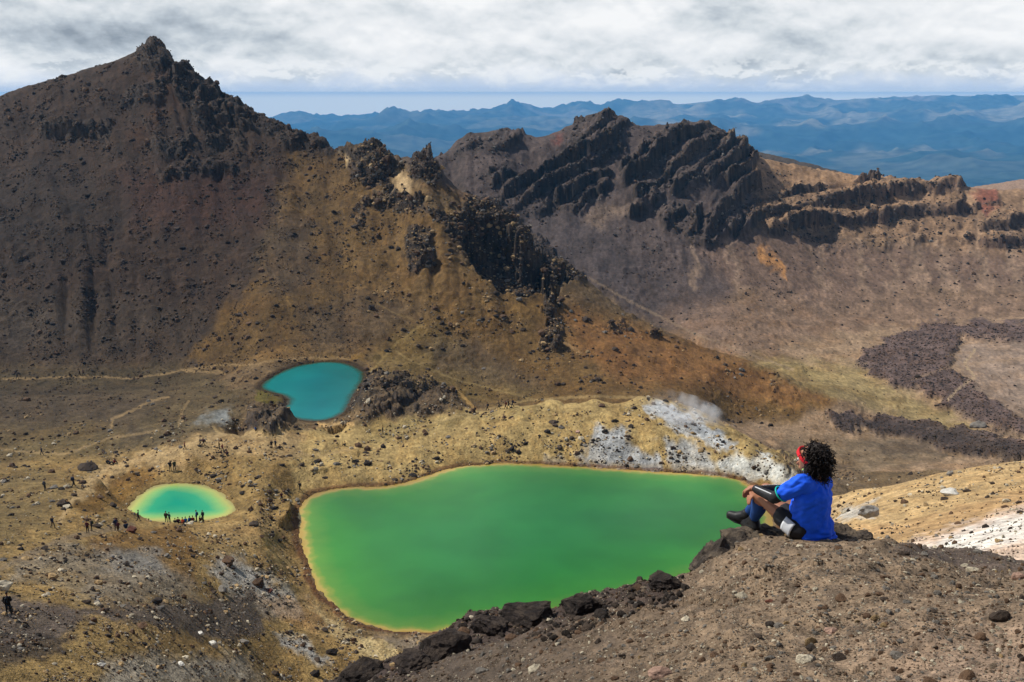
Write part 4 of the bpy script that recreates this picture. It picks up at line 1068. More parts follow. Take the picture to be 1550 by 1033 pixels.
def capsule_mesh(caps, basis):
    """caps: (p0, r0, p1, r1[, mat]); radii are numbers or (forward, left, up) triples in the figure's own frame"""
    bm = bmesh.new(); V0, _ = ICO[2]
    for c in caps:
        pts = []
        for p, r in ((c[0], c[1]), (c[2], c[3])):
            r = (r, r, r) if isinstance(r, (int, float)) else r
            w = (V0 * np.array(r)) @ basis + np.array(p)
            pts.append(w)
        vs = [bm.verts.new(q) for q in np.concatenate(pts)]
        res = bmesh.ops.convex_hull(bm, input=vs)
        bmesh.ops.delete(bm, geom=list({g for g in res['geom_interior'] + res['geom_unused'] if isinstance(g, bmesh.types.BMVert)}), context='VERTS')
    me = bpy.data.meshes.new('tmp'); bm.to_mesh(me); bm.free(); return me
def fuse(caps, basis, voxel, smooth_it=4, disp=None, mats=None, solid=True):
    me = capsule_mesh(caps, basis)
    o = bpy.data.objects.new('tmp', me); COL.objects.link(o)
    m = o.modifiers.new('r', 'REMESH'); m.mode = 'VOXEL'; m.voxel_size = voxel
    s = o.modifiers.new('s', 'SMOOTH'); s.factor = .5; s.iterations = smooth_it
    dg = bpy.context.evaluated_depsgraph_get()
    out = bpy.data.meshes.new_from_object(o.evaluated_get(dg))
    bpy.data.objects.remove(o); bpy.data.meshes.remove(me)
    n = len(out.vertices); V = np.zeros(n * 3, np.float32); out.vertices.foreach_get('co', V); V = V.reshape(-1, 3)
    if disp is not None:
        nr = np.zeros(n * 3, np.float32); out.vertices.foreach_get('normal', nr); nr = nr.reshape(-1, 3)
        V = V + nr * disp(V, nr)[:, None]; out.vertices.foreach_set('co', V.astype(np.float32).ravel())
    out.polygons.foreach_set('use_smooth', np.ones(len(out.polygons), bool))
    if mats is not None:
        cen = np.zeros(len(out.polygons) * 3, np.float32); out.polygons.foreach_get('center', cen); cen = cen.reshape(-1, 3)
        best = np.full(len(cen), 1e9); idx = np.zeros(len(cen), int)
        for c in caps:
            a, b = np.array(c[0], float), np.array(c[2], float); ab = b - a
            t = np.clip(((cen - a) @ ab) / (ab @ ab + 1e-12), 0, 1)
            ra = np.mean(c[1]); rb = np.mean(c[3])
            d = np.linalg.norm(cen - a - t[:, None] * ab, axis=1) - (ra + (rb - ra) * t)
            m_ = d < best; best[m_] = d[m_]; idx[m_] = c[4]
        for m_ in mats: out.materials.append(m_)
        out.polygons.foreach_set('material_index', idx.astype(np.int32))
    out.update()
    return out
def put(name, me, mat=None, parent=None, loc=None):
    me.name = name
    if mat: me.materials.clear(); me.materials.append(mat)
    o = bpy.data.objects.new(name, me); COL.objects.link(o)
    if parent: o.parent = parent; o.matrix_parent_inverse = parent.matrix_world.inverted() if parent.parent is None and parent.location.length > 1e9 else Matrix()
    return o
def tube(pts, r, sides=6, closed=False):
    P_ = np.array(pts, float); n = len(P_); V = []; Fq = []
    for i in range(n):
        t = P_[(i + 1) % n if closed else min(i + 1, n - 1)] - P_[i - 1 if closed else max(i - 1, 0)]
        t /= np.linalg.norm(t) + 1e-9; u = np.cross(t, [0, 0, 1.0]);
        if np.linalg.norm(u) < .1: u = np.cross(t, [1.0, 0, 0])
        u /= np.linalg.norm(u); v = np.cross(t, u); rr = r[i] if hasattr(r, '__len__') else r
        for k in range(sides):
            a = 2 * math.pi * k / sides; V.append(P_[i] + (u * math.cos(a) + v * math.sin(a)) * rr)
    for i in range(n if closed else n - 1):
        for k in range(sides):
            j = (i + 1) % n; Fq.append((i * sides + k, i * sides + (k + 1) % sides, j * sides + (k + 1) % sides, j * sides + k))
    return V, Fq
def tubes_mesh(name, lst, mat, parent=None, sides=6):
    V, Q = [], []
    for pts, r, closed in lst:
        v, q = tube(pts, r, sides, closed); o0 = len(V); V += v; Q += [tuple(x + o0 for x in f) for f in q]
    return mesh_obj(name, V, Q, mat, parent)

SKIN = cloth_mat('sun tanned skin', (166, 112, 84), .55, 120, .06, .4)
BLUE = cloth_mat('bright blue shirt fabric', (18, 92, 238), .75)
CYAN = cloth_mat('turquoise trim', (20, 190, 170), .7)
BLACK = cloth_mat('black stretch fabric', (26, 26, 30), .6)
SOCKB = cloth_mat('blue calf sleeve fabric', (20, 66, 130), .7)
WHITE = cloth_mat('white trim', (215, 218, 222), .7)
SHOE = cloth_mat('black shoe leather', (24, 24, 26), .5)
SOLE = cloth_mat('dark rubber sole', (40, 38, 38), .8)
RED = cloth_mat('red headband cloth', (205, 24, 40), .75)
HAIR = cloth_mat('black curly hair', (32, 24, 21), .62, 80, .3, .25)
EYEW = cloth_mat('eye white', (220, 215, 205), .3)

# the seated hiker -----------------------------------------------------------
fw = Vector((-.80, .60, 0)).normalized(); lf_ = Vector((-fw.y, fw.x, 0)); up = Vector((0, 0, 1))
BAS = np.array([fw[:], lf_[:], up[:]])
root_p = at(1226, 817, 7.45)
person = bpy.data.objects.new('person', None); COL.objects.link(person)
person.location = root_p
tprop(person, 'person in a blue T-shirt and red headband sitting on the rock above the lake', 'person')
def J(px, py, Rr): return np.array((at(px, py, Rr) - root_p)[:])
FW, LF, UP = np.array(fw), np.array(lf_), np.array(up)
hipC = J(1226, 799, 7.45); waist = J(1226, 776, 7.44); chest = J(1230, 748, 7.42); neckb = J(1233, 722, 7.43)
headc = J(1227, 697, 7.47)
shL = J(1213, 731, 7.28); shR = J(1247, 731, 7.62)
elL = J(1172, 754, 7.36); wrL = J(1141, 739, 7.50)
elR = J(1207, 741, 7.80); wrR = J(1146, 741, 7.66)
hpL = J(1211, 800, 7.37); hpR = J(1238, 798, 7.60)
knL = J(1151, 748, 7.62); knR = J(1160, 742, 7.80)
anL = J(1141, 787, 7.78); anR = J(1131, 778, 7.90)
HFWD = np.array(Vector((-.66, .74, -.14)).normalized()); HLF = np.cross(UP, HFWD); HLF /= np.linalg.norm(HLF)
hd = (FW * .97 + UP * -.12); hd /= np.linalg.norm(hd)
fing = []
def hand(w, base, dirv, side, dn, sgn):
    """palm and five bent fingers; dirv along the fingers, side across them, dn the way they curl"""
    c = []
    palm = w + dirv * .045
    c.append((w, .024, palm - dirv * .01, .026, 0))
    for k in range(4):
        o_ = side * (.030 - .020 * k)
        ln = (.036, .042, .040, .032)[k]
        k0 = palm + o_ + dirv * .012; k1 = k0 + (dirv * .75 + dn * .45) * ln; k2 = k1 + (dirv * .25 + dn * .95) * ln * .8; k3 = k2 + (dirv * -.15 + dn * .95) * ln * .55
        c += [(palm - dirv * .02 + o_ * .8, .0125, k0, .0105, 0), (k0, .0100, k1, .0090, 0), (k1, .0090, k2, .0082, 0), (k2, .0082, k3, .0074, 0)]
    t0 = w + dirv * .018 + side * sgn * .026; t1 = t0 + (dirv * .5 + side * sgn * .6 + dn * .3) * .036; t2 = t1 + (dirv * .7 + dn * .6) * .028
    c += [(t0, .0125, t1, .0105, 0), (t1, .0105, t2, .0085, 0)]
    return c
dL = (knL - wrL); dfl = FW * .75 + UP * -.35 - LF * .25; dfl /= np.linalg.norm(dfl)
sdl = np.cross(dfl, -UP); sdl /= np.linalg.norm(sdl)
kneeL = np.array(knL)
body = [(hipC, (.13, .16, .10), waist, (.11, .145, .10)), (waist, (.11, .145, .1), chest, (.115, .165, .11)), (chest, (.11, .16, .1), neckb, (.06, .09, .05)),
        (neckb, .055, headc - UP * .03, .052), (shL, .055, chest + UP * .06, .08), (shR, .055, chest + UP * .06, .08),
        (headc + UP * .02, (.095, .074, .095), headc - UP * .035 + HFWD * .012, (.075, .060, .070)), (headc - UP * .07 + HFWD * .045, (.035, .035, .03), headc - UP * .03 + HFWD * .03, (.05, .055, .05)),
        (headc + HFWD * .088 - UP * .012, .010, headc + HFWD * .108 - UP * .038, .013), (headc + HFWD * .085 - UP * .062, (.012, .022, .007), headc + HFWD * .085 - UP * .070, (.012, .022, .007)),
        (headc + HLF * .077 + UP * .005 - HFWD * .012, (.018, .008, .028), headc + HLF * .080 - UP * .018 - HFWD * .008, (.010, .008, .014)),
        (headc - HLF * .077 + UP * .005 - HFWD * .012, (.018, .008, .028), headc - HLF * .080 - UP * .018 - HFWD * .008, (.010, .008, .014)),
        (shL, .050, elL, .040), (elL, .042, wrL, .026), (shR, .050, elR, .040), (elR, .042, wrR, .026),
        (hpL, .095, knL, .058), (hpR, .095, knR, .058),
        (knL, .056, knL * .55 + anL * .45 - FW * .02, .056), (knL * .55 + anL * .45 - FW * .02, .056, anL, .036), (knR, .056, knR * .55 + anR * .45 - FW * .02, .056), (knR * .55 + anR * .45 - FW * .02, .056, anR, .036)]
def footc(an, tdir, w=.036, extra=0):
    t_ = tdir / np.linalg.norm(tdir); heel = an - UP * .055 - t_ * .035; ball = an - UP * .06 + t_ * .09; toe = an - UP * .062 + t_ * .145
    return [(an, .040 + extra, heel, .034 + extra), (an - UP * .01, .038 + extra, ball, .032 + extra), (heel, .034 + extra, ball, .035 + extra), (ball, .035 + extra, toe, .026 + extra)]
tL = np.array([-.30, .90, -.12]); tR = np.array([-.80, .55, .12])
body += footc(anL, tL) + footc(anR, tR)
body += [c[:4] for c in hand(wrL, None, dfl, sdl, -UP * .95 - FW * .1, 1)] + [c[:4] for c in hand(wrR, None, FW * .45 + LF * .55 - UP * .55, np.cross(FW * .5 + LF * .6 - UP * .5, -UP) / .8, -UP * .9 + LF * .2, -1)]
bo = put('body', fuse(body, BAS, .0075, 3), SKIN, person)
# eyes
for s in (-1, 1):
    V, F_ = ICO[2]; c = headc + HFWD * .082 + HLF * s * .031 + UP * .008
    e = mesh_obj('eye', V * .0125 + c, F_, EYEW, person); pu = mesh_obj('pupil', V * .0065 + c + HFWD * .0085, F_, BLACK, e)
# shirt
def folds(V, nr):
    s = np.array(V, float)
    up_ = s[:, 2]; a = s @ LF; f = s @ FW
    low = sstep(up_, .34, .05)
    d = .014 * perlin(a * 5 + f * 3, up_ * 30 + 2.2 * perlin(a * 6, up_ * 5, 5), 700) * (.25 + low)
    d += .010 * perlin(a * 16 + up_ * 5, f * 16 + up_ * 9, 701) + .003 * perlin(a * 40, up_ * 34 + f * 20, 702)
    pull = s @ (FW * .5 + UP * .85)
    d += .008 * perlin(pull * 38 + 1.5 * perlin(a * 8, f * 8, 7), a * 6, 703) * sstep(up_, .12, .30)
    return d
cuffL = shL * .42 + elL * .58; cuffR = shR * .42 + elR * .58
hem = hipC - UP * .055 - FW * .03
shirt = [(hem, (.165, .180, .060), waist, (.150, .172, .10)), (waist, (.150, .172, .1), chest, (.135, .185, .11)), (chest, (.135, .180, .1), neckb - UP * .025, (.075, .105, .035)),
         (shL, (.07, .07, .062), chest + UP * .05, .10), (shR, (.07, .07, .062), chest + UP * .05, .10), (shL, .070, cuffL, .066), (shR, .070, cuffR, .066)]
sh = put('shirt', fuse(shirt, BAS, .008, 5, folds), BLUE, person)
def ring(c, ax, r, n=28, sq=1.0, wob=.0):
    ax = ax / np.linalg.norm(ax); u = np.cross(ax, UP); u /= np.linalg.norm(u); v = np.cross(ax, u)
    return [c + (u * math.cos(t) + v * math.sin(t) * sq) * r for t in np.linspace(0, 2 * math.pi, n, endpoint=False)]
tubes_mesh('sleeve_trim', [(ring(cuffL + (cuffL - shL) * .26, elL - shL, .061), .006, True)], CYAN, person)
tubes_mesh('sleeve_trim', [(ring(cuffR + (cuffR - shR) * .26, elR - shR, .061), .006, True)], CYAN, person)
hm = [hem - UP * .040 + FW * (.163 * math.cos(t)) + LF * (.178 * math.sin(t)) + UP * (.012 * math.sin(3 * t)) for t in np.linspace(0, 2 * math.pi, 50, endpoint=False)]
tubes_mesh('shirt_hem', [(hm, .010, True)], CYAN, person)
# arm sleeves with a pale stripe
for s, (a, b_, c_) in enumerate(((cuffL, elL, wrL), (cuffR, elR, wrR))):
    q = put('arm_sleeve', fuse([(a, .052, b_, .047), (b_, .047, b_ * .1 + c_ * .9, .033)], BAS, .007, 4, lambda V, nr: .002 * perlin(V[:, 0] * 60, V[:, 2] * 60, 4)), BLACK, person)
    off = (UP * .75 - FW * .1 + (LF if s == 0 else -LF) * .65)
    off /= np.linalg.norm(off)
    pts = [a + off * .0525, a * .5 + b_ * .5 + off * .0505, b_ + off * .0465, b_ * .65 + c_ * .35 + off * .043, b_ * .3 + c_ * .7 + off * .037, b_ * .1 + c_ * .9 + off * .033]
    tubes_mesh('stripe', [(pts, .0045, False)], WHITE, q)
# shorts with a pale side panel
mid = lambda a, b_, t: a * (1 - t) + b_ * t
shorts = [(hipC - UP * .03, (.15, .165, .075), hipC + UP * .02, (.13, .16, .08)), (hpL, .108, mid(hpL, knL, .36), .098), (hpR, .108, mid(hpR, knR, .36), .098)]
so = put('shorts', fuse(shorts, BAS, .009, 4, lambda V, nr: .004 * perlin(V[:, 0] * 22, V[:, 2] * 22, 44)), BLACK, person)
ax_ = knL - hpL; ax_ /= np.linalg.norm(ax_)
nn_ = LF * .80 - FW * .25 - UP * .1; nn_ -= ax_ * (nn_ @ ax_); nn_ /= np.linalg.norm(nn_); mm_ = np.cross(ax_, nn_)
pv_, pq_ = [], []
for k in range(9):
    th = rad(-34 + 66 * k / 8)
    for j in range(7):
        t_ = .0 + .22 * j / 6; rr_ = (.108 * (1 - t_) + .094 * t_) + .004 + .0015 * math.sin(j * 1.9 + k)
        pv_.append(mid(hpL, knL, t_) + (nn_ * math.cos(th) + mm_ * math.sin(th)) * rr_)
pq_ = [(k * 7 + j, k * 7 + j + 1, (k + 1) * 7 + j + 1, (k + 1) * 7 + j) for k in range(8) for j in range(6)]
pan = mesh_obj('side_panel', pv_, pq_, WHITE, so)
sm_ = pan.modifiers.new('thickness', 'SOLIDIFY'); sm_.thickness = .006; sm_.offset = 0
# calf sleeves, shoes
for kn, an in ((knL, anL), (knR, anR)):
    a = mid(kn, an, .26) - FW * .008; b_ = mid(kn, an, .5) - FW * .016
    q = put('calf_sleeve', fuse([(a, .059, b_, .062), (b_, .062, mid(kn, an, .93), .041)], BAS, .008, 3), SOCKB, person)
    put('sock_top', fuse([(mid(kn, an, .90), .043, an - UP * .005, .043)], BAS, .008, 3), BLACK, q)
for an, t_ in ((anL, tL), (anR, tR)):
    q = put('shoe', fuse(footc(an, t_, extra=.010), BAS, .008, 3), SHOE, person)
    tt_ = t_ / np.linalg.norm(t_)
    put('sole', fuse([(an - UP * .092 - tt_ * .04, (.045, .040, .012), an - UP * .094 + tt_ * .08, (.045, .044, .012)), (an - UP * .094 + tt_ * .08, (.045, .044, .012), an - UP * .084 + tt_ * .16, (.02, .030, .010))], BAS, .007, 2), SOLE, q)
    sd_l = np.cross(tt_, UP)
    tubes_mesh('lace', [([an + UP * (-.012 - .008 * k) + tt_ * (.035 + .022 * k) + sd_l * .022, an + UP * (-.000 - .010 * k) + tt_ * (.045 + .022 * k), an + UP * (-.012 - .008 * k) + tt_ * (.035 + .022 * k) - sd_l * .022], .003, False) for k in range(4)], WHITE, q, 5)
# headband
hb_ax = UP * .86 + HFWD * -.50; hb_ax /= np.linalg.norm(hb_ax)
hu = np.cross(hb_ax, HLF); hu /= np.linalg.norm(hu)
hb = [headc + UP * .020 + hu * (.108 * math.cos(t)) + HLF * (.094 * math.sin(t)) for t in np.linspace(0, 2 * math.pi, 40, endpoint=False)]
hbs = [[p + hb_ax * o_ for p in hb] for o_ in (-.009, .000, .009)]
tubes_mesh('headband', [(h_, .0085, True) for h_ in hbs], RED, person, 6)
# curly hair: a rough cap and a few hundred springy locks
hc = headc - HFWD * .022 + UP * .010
def hair_ok(d): return d @ HFWD < .22 and not (d @ HFWD > -.12 and d @ HLF > .72 and abs(d @ UP) < .45) and not (d @ UP < -.55 and d @ HFWD > -.15)
V, F_ = ICO[4]; Vh = V.copy()
nn = n3(V, .45, 61) * .20 + n3(V, .15, 62) * .10
rad_h = (.108 * np.array([1.0, .96, 1.16]))
Wd = (Vh * (1 + nn)[:, None]) * rad_h
drop_ = np.clip(-Vh[:, 2], 0, 1)
HB = np.array([HFWD, HLF, UP]); Vw = Wd @ HB + hc - (UP * .055)[None] * drop_[:, None] - np.outer(np.clip(Vh[:, 0] - .10, 0, 1) * .118, HFWD)
cap = mesh_obj('hair', Vw, F_, HAIR, person)
rh = np.random.default_rng(12); locks = []
for _ in range(1100):
    d = rh.normal(size=3); d /= np.linalg.norm(d)
    if not hair_ok(d): continue
    nz_ = max(0, -(d @ UP))
    p0 = hc + d * (.090 + .022 * rh.random()) - UP * .055 * nz_; ln = rh.uniform(.03, .075) * (1.5 if rh.random() < .18 else 1); g_ = d * .55 - UP * (.55 + .5 * rh.random()) + rh.normal(size=3) * .35; g_ /= np.linalg.norm(g_)
    u = np.cross(g_, rh.normal(size=3)); u /= np.linalg.norm(u); v = np.cross(g_, u); cr = rh.uniform(.006, .011); tw = rh.uniform(1.4, 2.4); ph = rh.uniform(0, 6.28)
    pts = [p0 + d * .018 + g_ * ln * s_ + (u * math.cos(ph + tw * 6.28 * s_) + v * math.sin(ph + tw * 6.28 * s_)) * cr for s_ in np.linspace(0, 1, 11)]
    locks.append((pts, [.0045 * (1 - .55 * s_) for s_ in np.linspace(0, 1, 11)], False))
lk = tubes_mesh('curls', locks, HAIR, cap, 4); lk['kind'] = 'stuff'
V, F_ = ICO[2]; er = mesh_obj('earring', V * .011 + headc + HLF * .092 - UP * .052, F_, cloth_mat('pale green bead', (170, 200, 120), .4), person)

# ---------------------------------------------------------------- finding the ground under a pixel
PYm = np.where(VIS, PY, np.nan)
AZt = AZ[:, 0]
def ground(px, py, rmin=14, rmax=1200):
    a, t = azt(px, py)
    i = int(np.argmin(np.abs(AZt - a))); col = Tn[i]; rr = R2[i]
    ok = (rr > rmin) & (rr < rmax)
    j = np.nonzero(ok & (col >= t))[0]
    j = j[0] if len(j) else np.nonzero(ok)[0][-1]
    for nm in LSD:
        while LSD[nm][i, j] > -.5 and rr[j] > rmin: j -= 1       # never in the water: the near shore
    return Vector((float(Xg[i, j]), float(Yg[i, j]), float(Zg2[i, j]))), float(rr[j])
# ---------------------------------------------------------------- boulders one can point at
BSH = {}
def boulder_mesh(k, kind):
    key = (k, kind)
    if key not in BSH:
        V, F_ = rock_verts(3, 900 + k, cuts=11, flat=(.8, .6, .9, .5, .75, .45)[k % 6], nz=.12)
        o = mesh_obj('boulder', V, F_, RM[kind], smooth=False, link=False); BSH[key] = o.data; bpy.data.objects.remove(o)
    return BSH[key]
def boulder(px, py, w, kind, k, label, rng_=(14, 1200), name='boulder', group=None, rot=None):
    g, Rr = ground(px, py, *rng_)
    slant = g.length; r_ = w / 2 / FPX * slant
    o = bpy.data.objects.new(name, boulder_mesh(k, kind)); COL.objects.link(o)
    o.location = (g.x, g.y + r_ * .3, g.z + r_ * .12); o.scale = (r_, r_, r_); o.rotation_euler = (0, 0, (px * 1.7 + py * .9) % 6.28 if rot is None else rot)
    tprop(o, label, 'boulder' if w > 12 else 'rock', group)
    return o
BL = [
 (910, 616, 13, 'brown', 0, 'red brown block sitting on the crest of the tan ridge behind the green lake'),
 (931, 640, 12, 'black', 1, 'black boulder on tan ground just above the large grey white patch'),
 (838, 642, 18, 'dark', 3, 'long dark boulder lying highest on the tan slope behind the green lake'),
 (829, 656, 11, 'black', 2, 'small dark boulder just below the long dark one on the tan slope'),
 (849, 650, 11, 'grey', 4, 'grey boulder right beside the long dark one on the tan slope'),
 (874, 657, 10, 'pink', 0, 'pinkish rounded rock left of the large grey white patch'),
 (898, 668, 9, 'black', 1, 'black rock standing on the large grey white patch'),
 (906, 667, 6, 'black', 2, 'smallest black rock on the large grey white patch'),
 (951, 663, 9, 'dark', 5, 'dark rock at the upper right border of the grey white patch'),
 (678, 664, 10, 'grey', 0, 'pinkish grey rock alone on the left half of the tan slope'),
 (706, 650, 7, 'brown', 3, 'flat brown rock high on the left half of the tan slope'),
 (660, 697, 12, 'black', 4, 'tall black boulder low on the slope above the green lake'),
 (625, 722, 14, 'black', 1, 'round black boulder at the far shoreline bend of the green lake'),
 (598, 728, 11, 'dark', 3, 'dark rock left of the round black boulder at the shoreline bend'),
 (580, 679, 10, 'black', 2, 'dark egg shaped boulder on bare tan ground between the lakes'),
 (552, 687, 9, 'dark', 5, 'dark rock above the pair of black boulders between the lakes'),
 (538, 701, 13, 'black', 0, 'left one of the pair of black boulders between the lakes'),
 (554, 704, 14, 'black', 2, 'right one of the pair of black boulders between the lakes'),
 (484, 700, 11, 'brown', 4, 'brown rock at the edge of the round olive patch between the lakes'),
 (509, 705, 12, 'grey', 3, 'grey rock among pinkish rubble between the lakes'),
 (438, 692, 10, 'dark', 1, 'dark rock below the crest left of the round olive patch'),
 (427, 705, 11, 'black', 5, 'black rock left of the other two below the crest hikers'),
 (456, 706, 9, 'dark', 2, 'dark rock on the left edge of the round olive patch'),
 (492, 725, 10, 'dark', 0, 'dark rock right above the left corner of the green lake'),
 (367, 748, 12, 'black', 3, 'black rock lowest in the cluster right of the turquoise pond'),
 (379, 737, 10, 'dark', 1, 'flat dark rock in the cluster right of the turquoise pond'),
 (367, 738, 9, 'dark', 4, 'dark rock topmost in the cluster right of the turquoise pond'),
 (322, 722, 14, 'dark', 5, 'flat dark slab on the grey ground behind the turquoise pond'),
 (382, 797, 18, 'dark', 0, 'big dark boulder between the turquoise pond and the green lake'),
 (395, 813, 11, 'brown', 3, 'brown rock just below the big dark boulder between the lakes'),
 (412, 814, 10, 'dark', 2, 'dark rock right of the brown one near the left shore of the green lake'),
 (414, 771, 16, 'black', 5, 'black boulder by the left corner of the green lake'),
 (430, 760, 9, 'dark', 1, 'small dark rock above the black boulder by the left lake corner'),
 (342, 853, 25, 'brown', 0, 'largest brown boulder at the top of the white gully left of the green lake'),
 (334, 896, 20, 'grey', 4, 'smooth grey boulder with a dark side in the white gully'),
 (390, 887, 22, 'brown', 2, 'dark brown rounded boulder right of the white gully'),
 (406, 896, 15, 'red', 3, 'reddish rock leaning right of the dark brown boulder'),
 (322, 899, 10, 'dark', 5, 'low dark rock left of the smooth grey boulder'),
 (334, 872, 11, 'dark', 1, 'dark rock between the largest brown and the smooth grey boulder'),
 (234, 914, 20, 'black', 1, 'round black boulder alone at the edge of the dark gravel path'),
 (241, 924, 17, 'grey', 5, 'pale flat rock touching the round black boulder'),
 (212, 950, 19, 'brown', 3, 'brown boulder at the lower edge of the dark gravel path'),
 (302, 961, 11, 'white', 0, 'white stone lying on the dark gravel path'),
 (78, 878, 15, 'tan', 2, 'pale pointed rock on the grey slope at the far left'),
 (4, 893, 28, 'pale', 4, 'big pale boulder with a dark side cut by the left picture edge'),
 (197, 806, 19, 'red', 0, 'dark reddish boulder beside the hikers left of the turquoise pond'),
 (146, 800, 15, 'dark', 1, 'dark boulder behind the two hikers at the far left of the pond'),
 (149, 756, 13, 'brown', 3, 'brown rock on the ochre hump left of the turquoise pond'),
 (171, 768, 16, 'dark', 4, 'dark rounded boulder close to the left end of the turquoise pond'),
 (92, 767, 17, 'dark', 2, 'dark boulder leaning over a pale slab left of the ochre hump'),
 (99, 770, 13, 'pale', 5, 'pale slab under the dark boulder left of the ochre hump'),
 (80, 741, 15, 'grey', 5, 'flat grey slab near the trail end at the far left'),
 (124, 732, 12, 'dark', 1, 'dark rock beside the trail on the upper left hump'),
 (128, 711, 34, 'dark', 3, 'long dark slab tilted up against the crest left of the pond'),
 (112, 751, 10, 'dark', 0, 'small dark rock lowest beside the trail left of the hump'),
 (146, 877, 11, 'brown', 4, 'brown rock upper one of two on the grey slope below the hump'),
 (148, 886, 12, 'tan', 2, 'pale topped rock lower one of two on the grey slope'),
 (181, 883, 11, 'dark', 1, 'dark rock right of the two on the grey slope below the hump'),
 (147, 916, 13, 'pale', 3, 'pale stone on the upper edge of the dark gravel path'),
 (129, 915, 13, 'dark', 0, 'dark wedge of rock left of the pale stone by the gravel path'),
 (185, 921, 10, 'grey', 5, 'small grey stone between the pale stone and the round black boulder'),
 (66, 833, 13, 'dark', 5, 'flat dark rock on the pale trail at the far left'),
 (37, 848, 14, 'tan', 3, 'tan flat rock on the pale trail near the left picture edge'),
 (6, 849, 14, 'grey', 3, 'grey slab on the trail touching the left picture edge'),
 (288, 794, 14, 'pale', 5, 'pale flat rock with a dark underside right below the party on the pond shore'),
 (502, 992, 20, 'black', 4, 'black upright block below the sandy corner of the green lake'),
 (480, 1002, 14, 'dark', 1, 'dark rock left of the black upright block'),
 (476, 1024, 16, 'black', 2, 'black rock near the bottom edge left of the foreground slope'),
 (414, 1022, 13, 'dark', 0, 'dark rock on the grey streaks at the bottom of the picture'),
 (490, 956, 13, 'dark', 3, 'dark rock on tan ground beside the sandy lake corner'),
 (369, 974, 16, 'grey', 5, 'flat grey rock on the right end of the dark gravel path'),
 (322, 979, 16, 'white', 2, 'white block just under the dark gravel path'),
 (183, 1008, 12, 'tan', 1, 'tan stone on the grey streaked ground at the bottom left'),
 (152, 1011, 14, 'white', 4, 'white stone left of the tan one at the bottom left'),
 (280, 1000, 13, 'pale', 0, 'upper pale stone of the bright heap at the bottom left'),
 (272, 1008, 14, 'white', 3, 'lower white stone of the bright heap at the bottom left'),
 (1438, 750, 30, 'white', 5, 'long white slab on the tan slope at the right'),
 (1464, 746, 12, 'dark', 1, 'dark rock at the right end of the long white slab'),
 (1431, 758, 12, 'dark', 0, 'dark rock just below the long white slab'),
 (1369, 763, 11, 'brown', 2, 'brown rock on the tan slope left of the long white slab'),
 (1494, 755, 9, 'dark', 4, 'dark rock on the tan slope right of the long white slab'),
 (1451, 794, 12, 'brown', 3, 'brown rock at the upper edge of the white ground on the right'),
 (1514, 821, 14, 'tan', 5, 'tan rock on the white ground at the right edge'),
 (1522, 769, 11, 'brown', 1, 'brown rock above the white ground near the right edge'),
 (1480, 648, 26, 'grey', 0, 'pale grey crag standing on the valley floor between the lava flows'),
 (1388, 572, 10, 'dark', 2, 'dark rock in the first lava flow on the valley floor'),
]
for b_ in BL:
    rr = (14, 1200)
    if b_[0] > 1300 and b_[1] > 700: rr = (14, 200)
    boulder(*b_, rng_=rr)
# dark rocks scattered over the ochre spur and the mountain that nothing tells apart
r9 = np.random.default_rng(77)
for n_, (wt, lab, grp, kinds, s0, s1, cnt) in enumerate([
    (och * (1 - crag) * (PX < 860), 'loose dark rock on the ochre spur behind the blue lake', 'loose dark rocks on the ochre spur', ['dark', 'black', 'brown'], 6, 11, 60),
    (och * (1 - crag) * (PX >= 860), 'loose dark rock on the orange brown end of the spur', 'loose dark rocks on the end of the spur', ['dark', 'black', 'brown'], 5, 9, 30),
    (mtn * (1 - crag), 'loose dark rock on the face of the dark mountain', 'loose dark rocks on the mountain face', ['dark', 'black', 'brown'], 6, 12, 60)]):
    for q in pick(wt, cnt, 900 + n_):
        w_ = float(r9.uniform(s0, s1)); r_ = w_ / 2 / FPX * float(R2.ravel()[q]); k = int(r9.integers(6))
        o = bpy.data.objects.new('rock', boulder_mesh(k, kinds[k % 3])); COL.objects.link(o)
        o.location = (float(Xg.ravel()[q]), float(Yg.ravel()[q]), float(Zg2.ravel()[q]) + r_ * .1); o.scale = (r_,) * 3; o.rotation_euler = (0, 0, float(r9.uniform(0, 6.28)))
        tprop(o, lab, 'rock', grp)

# foreground stones
def big_rock(name, px, py, Rr, size, kind, seed, label, cat='rock', sub=4, flat=1.0, cuts=10, nz=.16, rot=0, dz_=0.0, smooth=False):
    V, F_ = rock_verts(sub, seed, cuts=cuts, flat=1.0, nz=nz, stretch=.1)
    V = V * np.array(size); V = V + (V / np.linalg.norm(V, axis=1)[:, None]) * (n3(V, max(size) * .16, seed + 9) * max(size) * .05 + n3(V, max(size) * .07, seed + 19) * max(size) * .028)[:, None]
    o = mesh_obj(name, V, F_, RM[kind], smooth=smooth); o.location = at(px, py, Rr); o.location.z += dz_; o.rotation_euler = (0, 0, rot)
    return tprop(o, label, cat)
RM['ledge'] = rock_mat('dark crusted lava ledge', (74, 66, 60), .45, 7.0, (136, 120, 100), .9)
RM['ledge2'] = rock_mat('dark lava edge', (58, 50, 47), .5, 9.0, (92, 80, 68), 1.0)
big_rock('rock_ledge', 1084, 848, 7.02, (.24, .22, .19), 'ledge', 31, 'dark crusted rock jutting over the lake left of the seated person', 'rock ledge', rot=.4)
big_rock('rock_ledge', 1117, 823, 7.30, (.22, .22, .11), 'ledge', 37, 'flat dark ledge below the feet of the seated person', 'rock ledge', rot=1.2)
big_rock('rock_ledge', 1150, 814, 7.72, (.26, .22, .065), 'ledge', 33, 'thin ledge that carries the crossed shoes of the seated person', 'rock ledge', rot=.1)
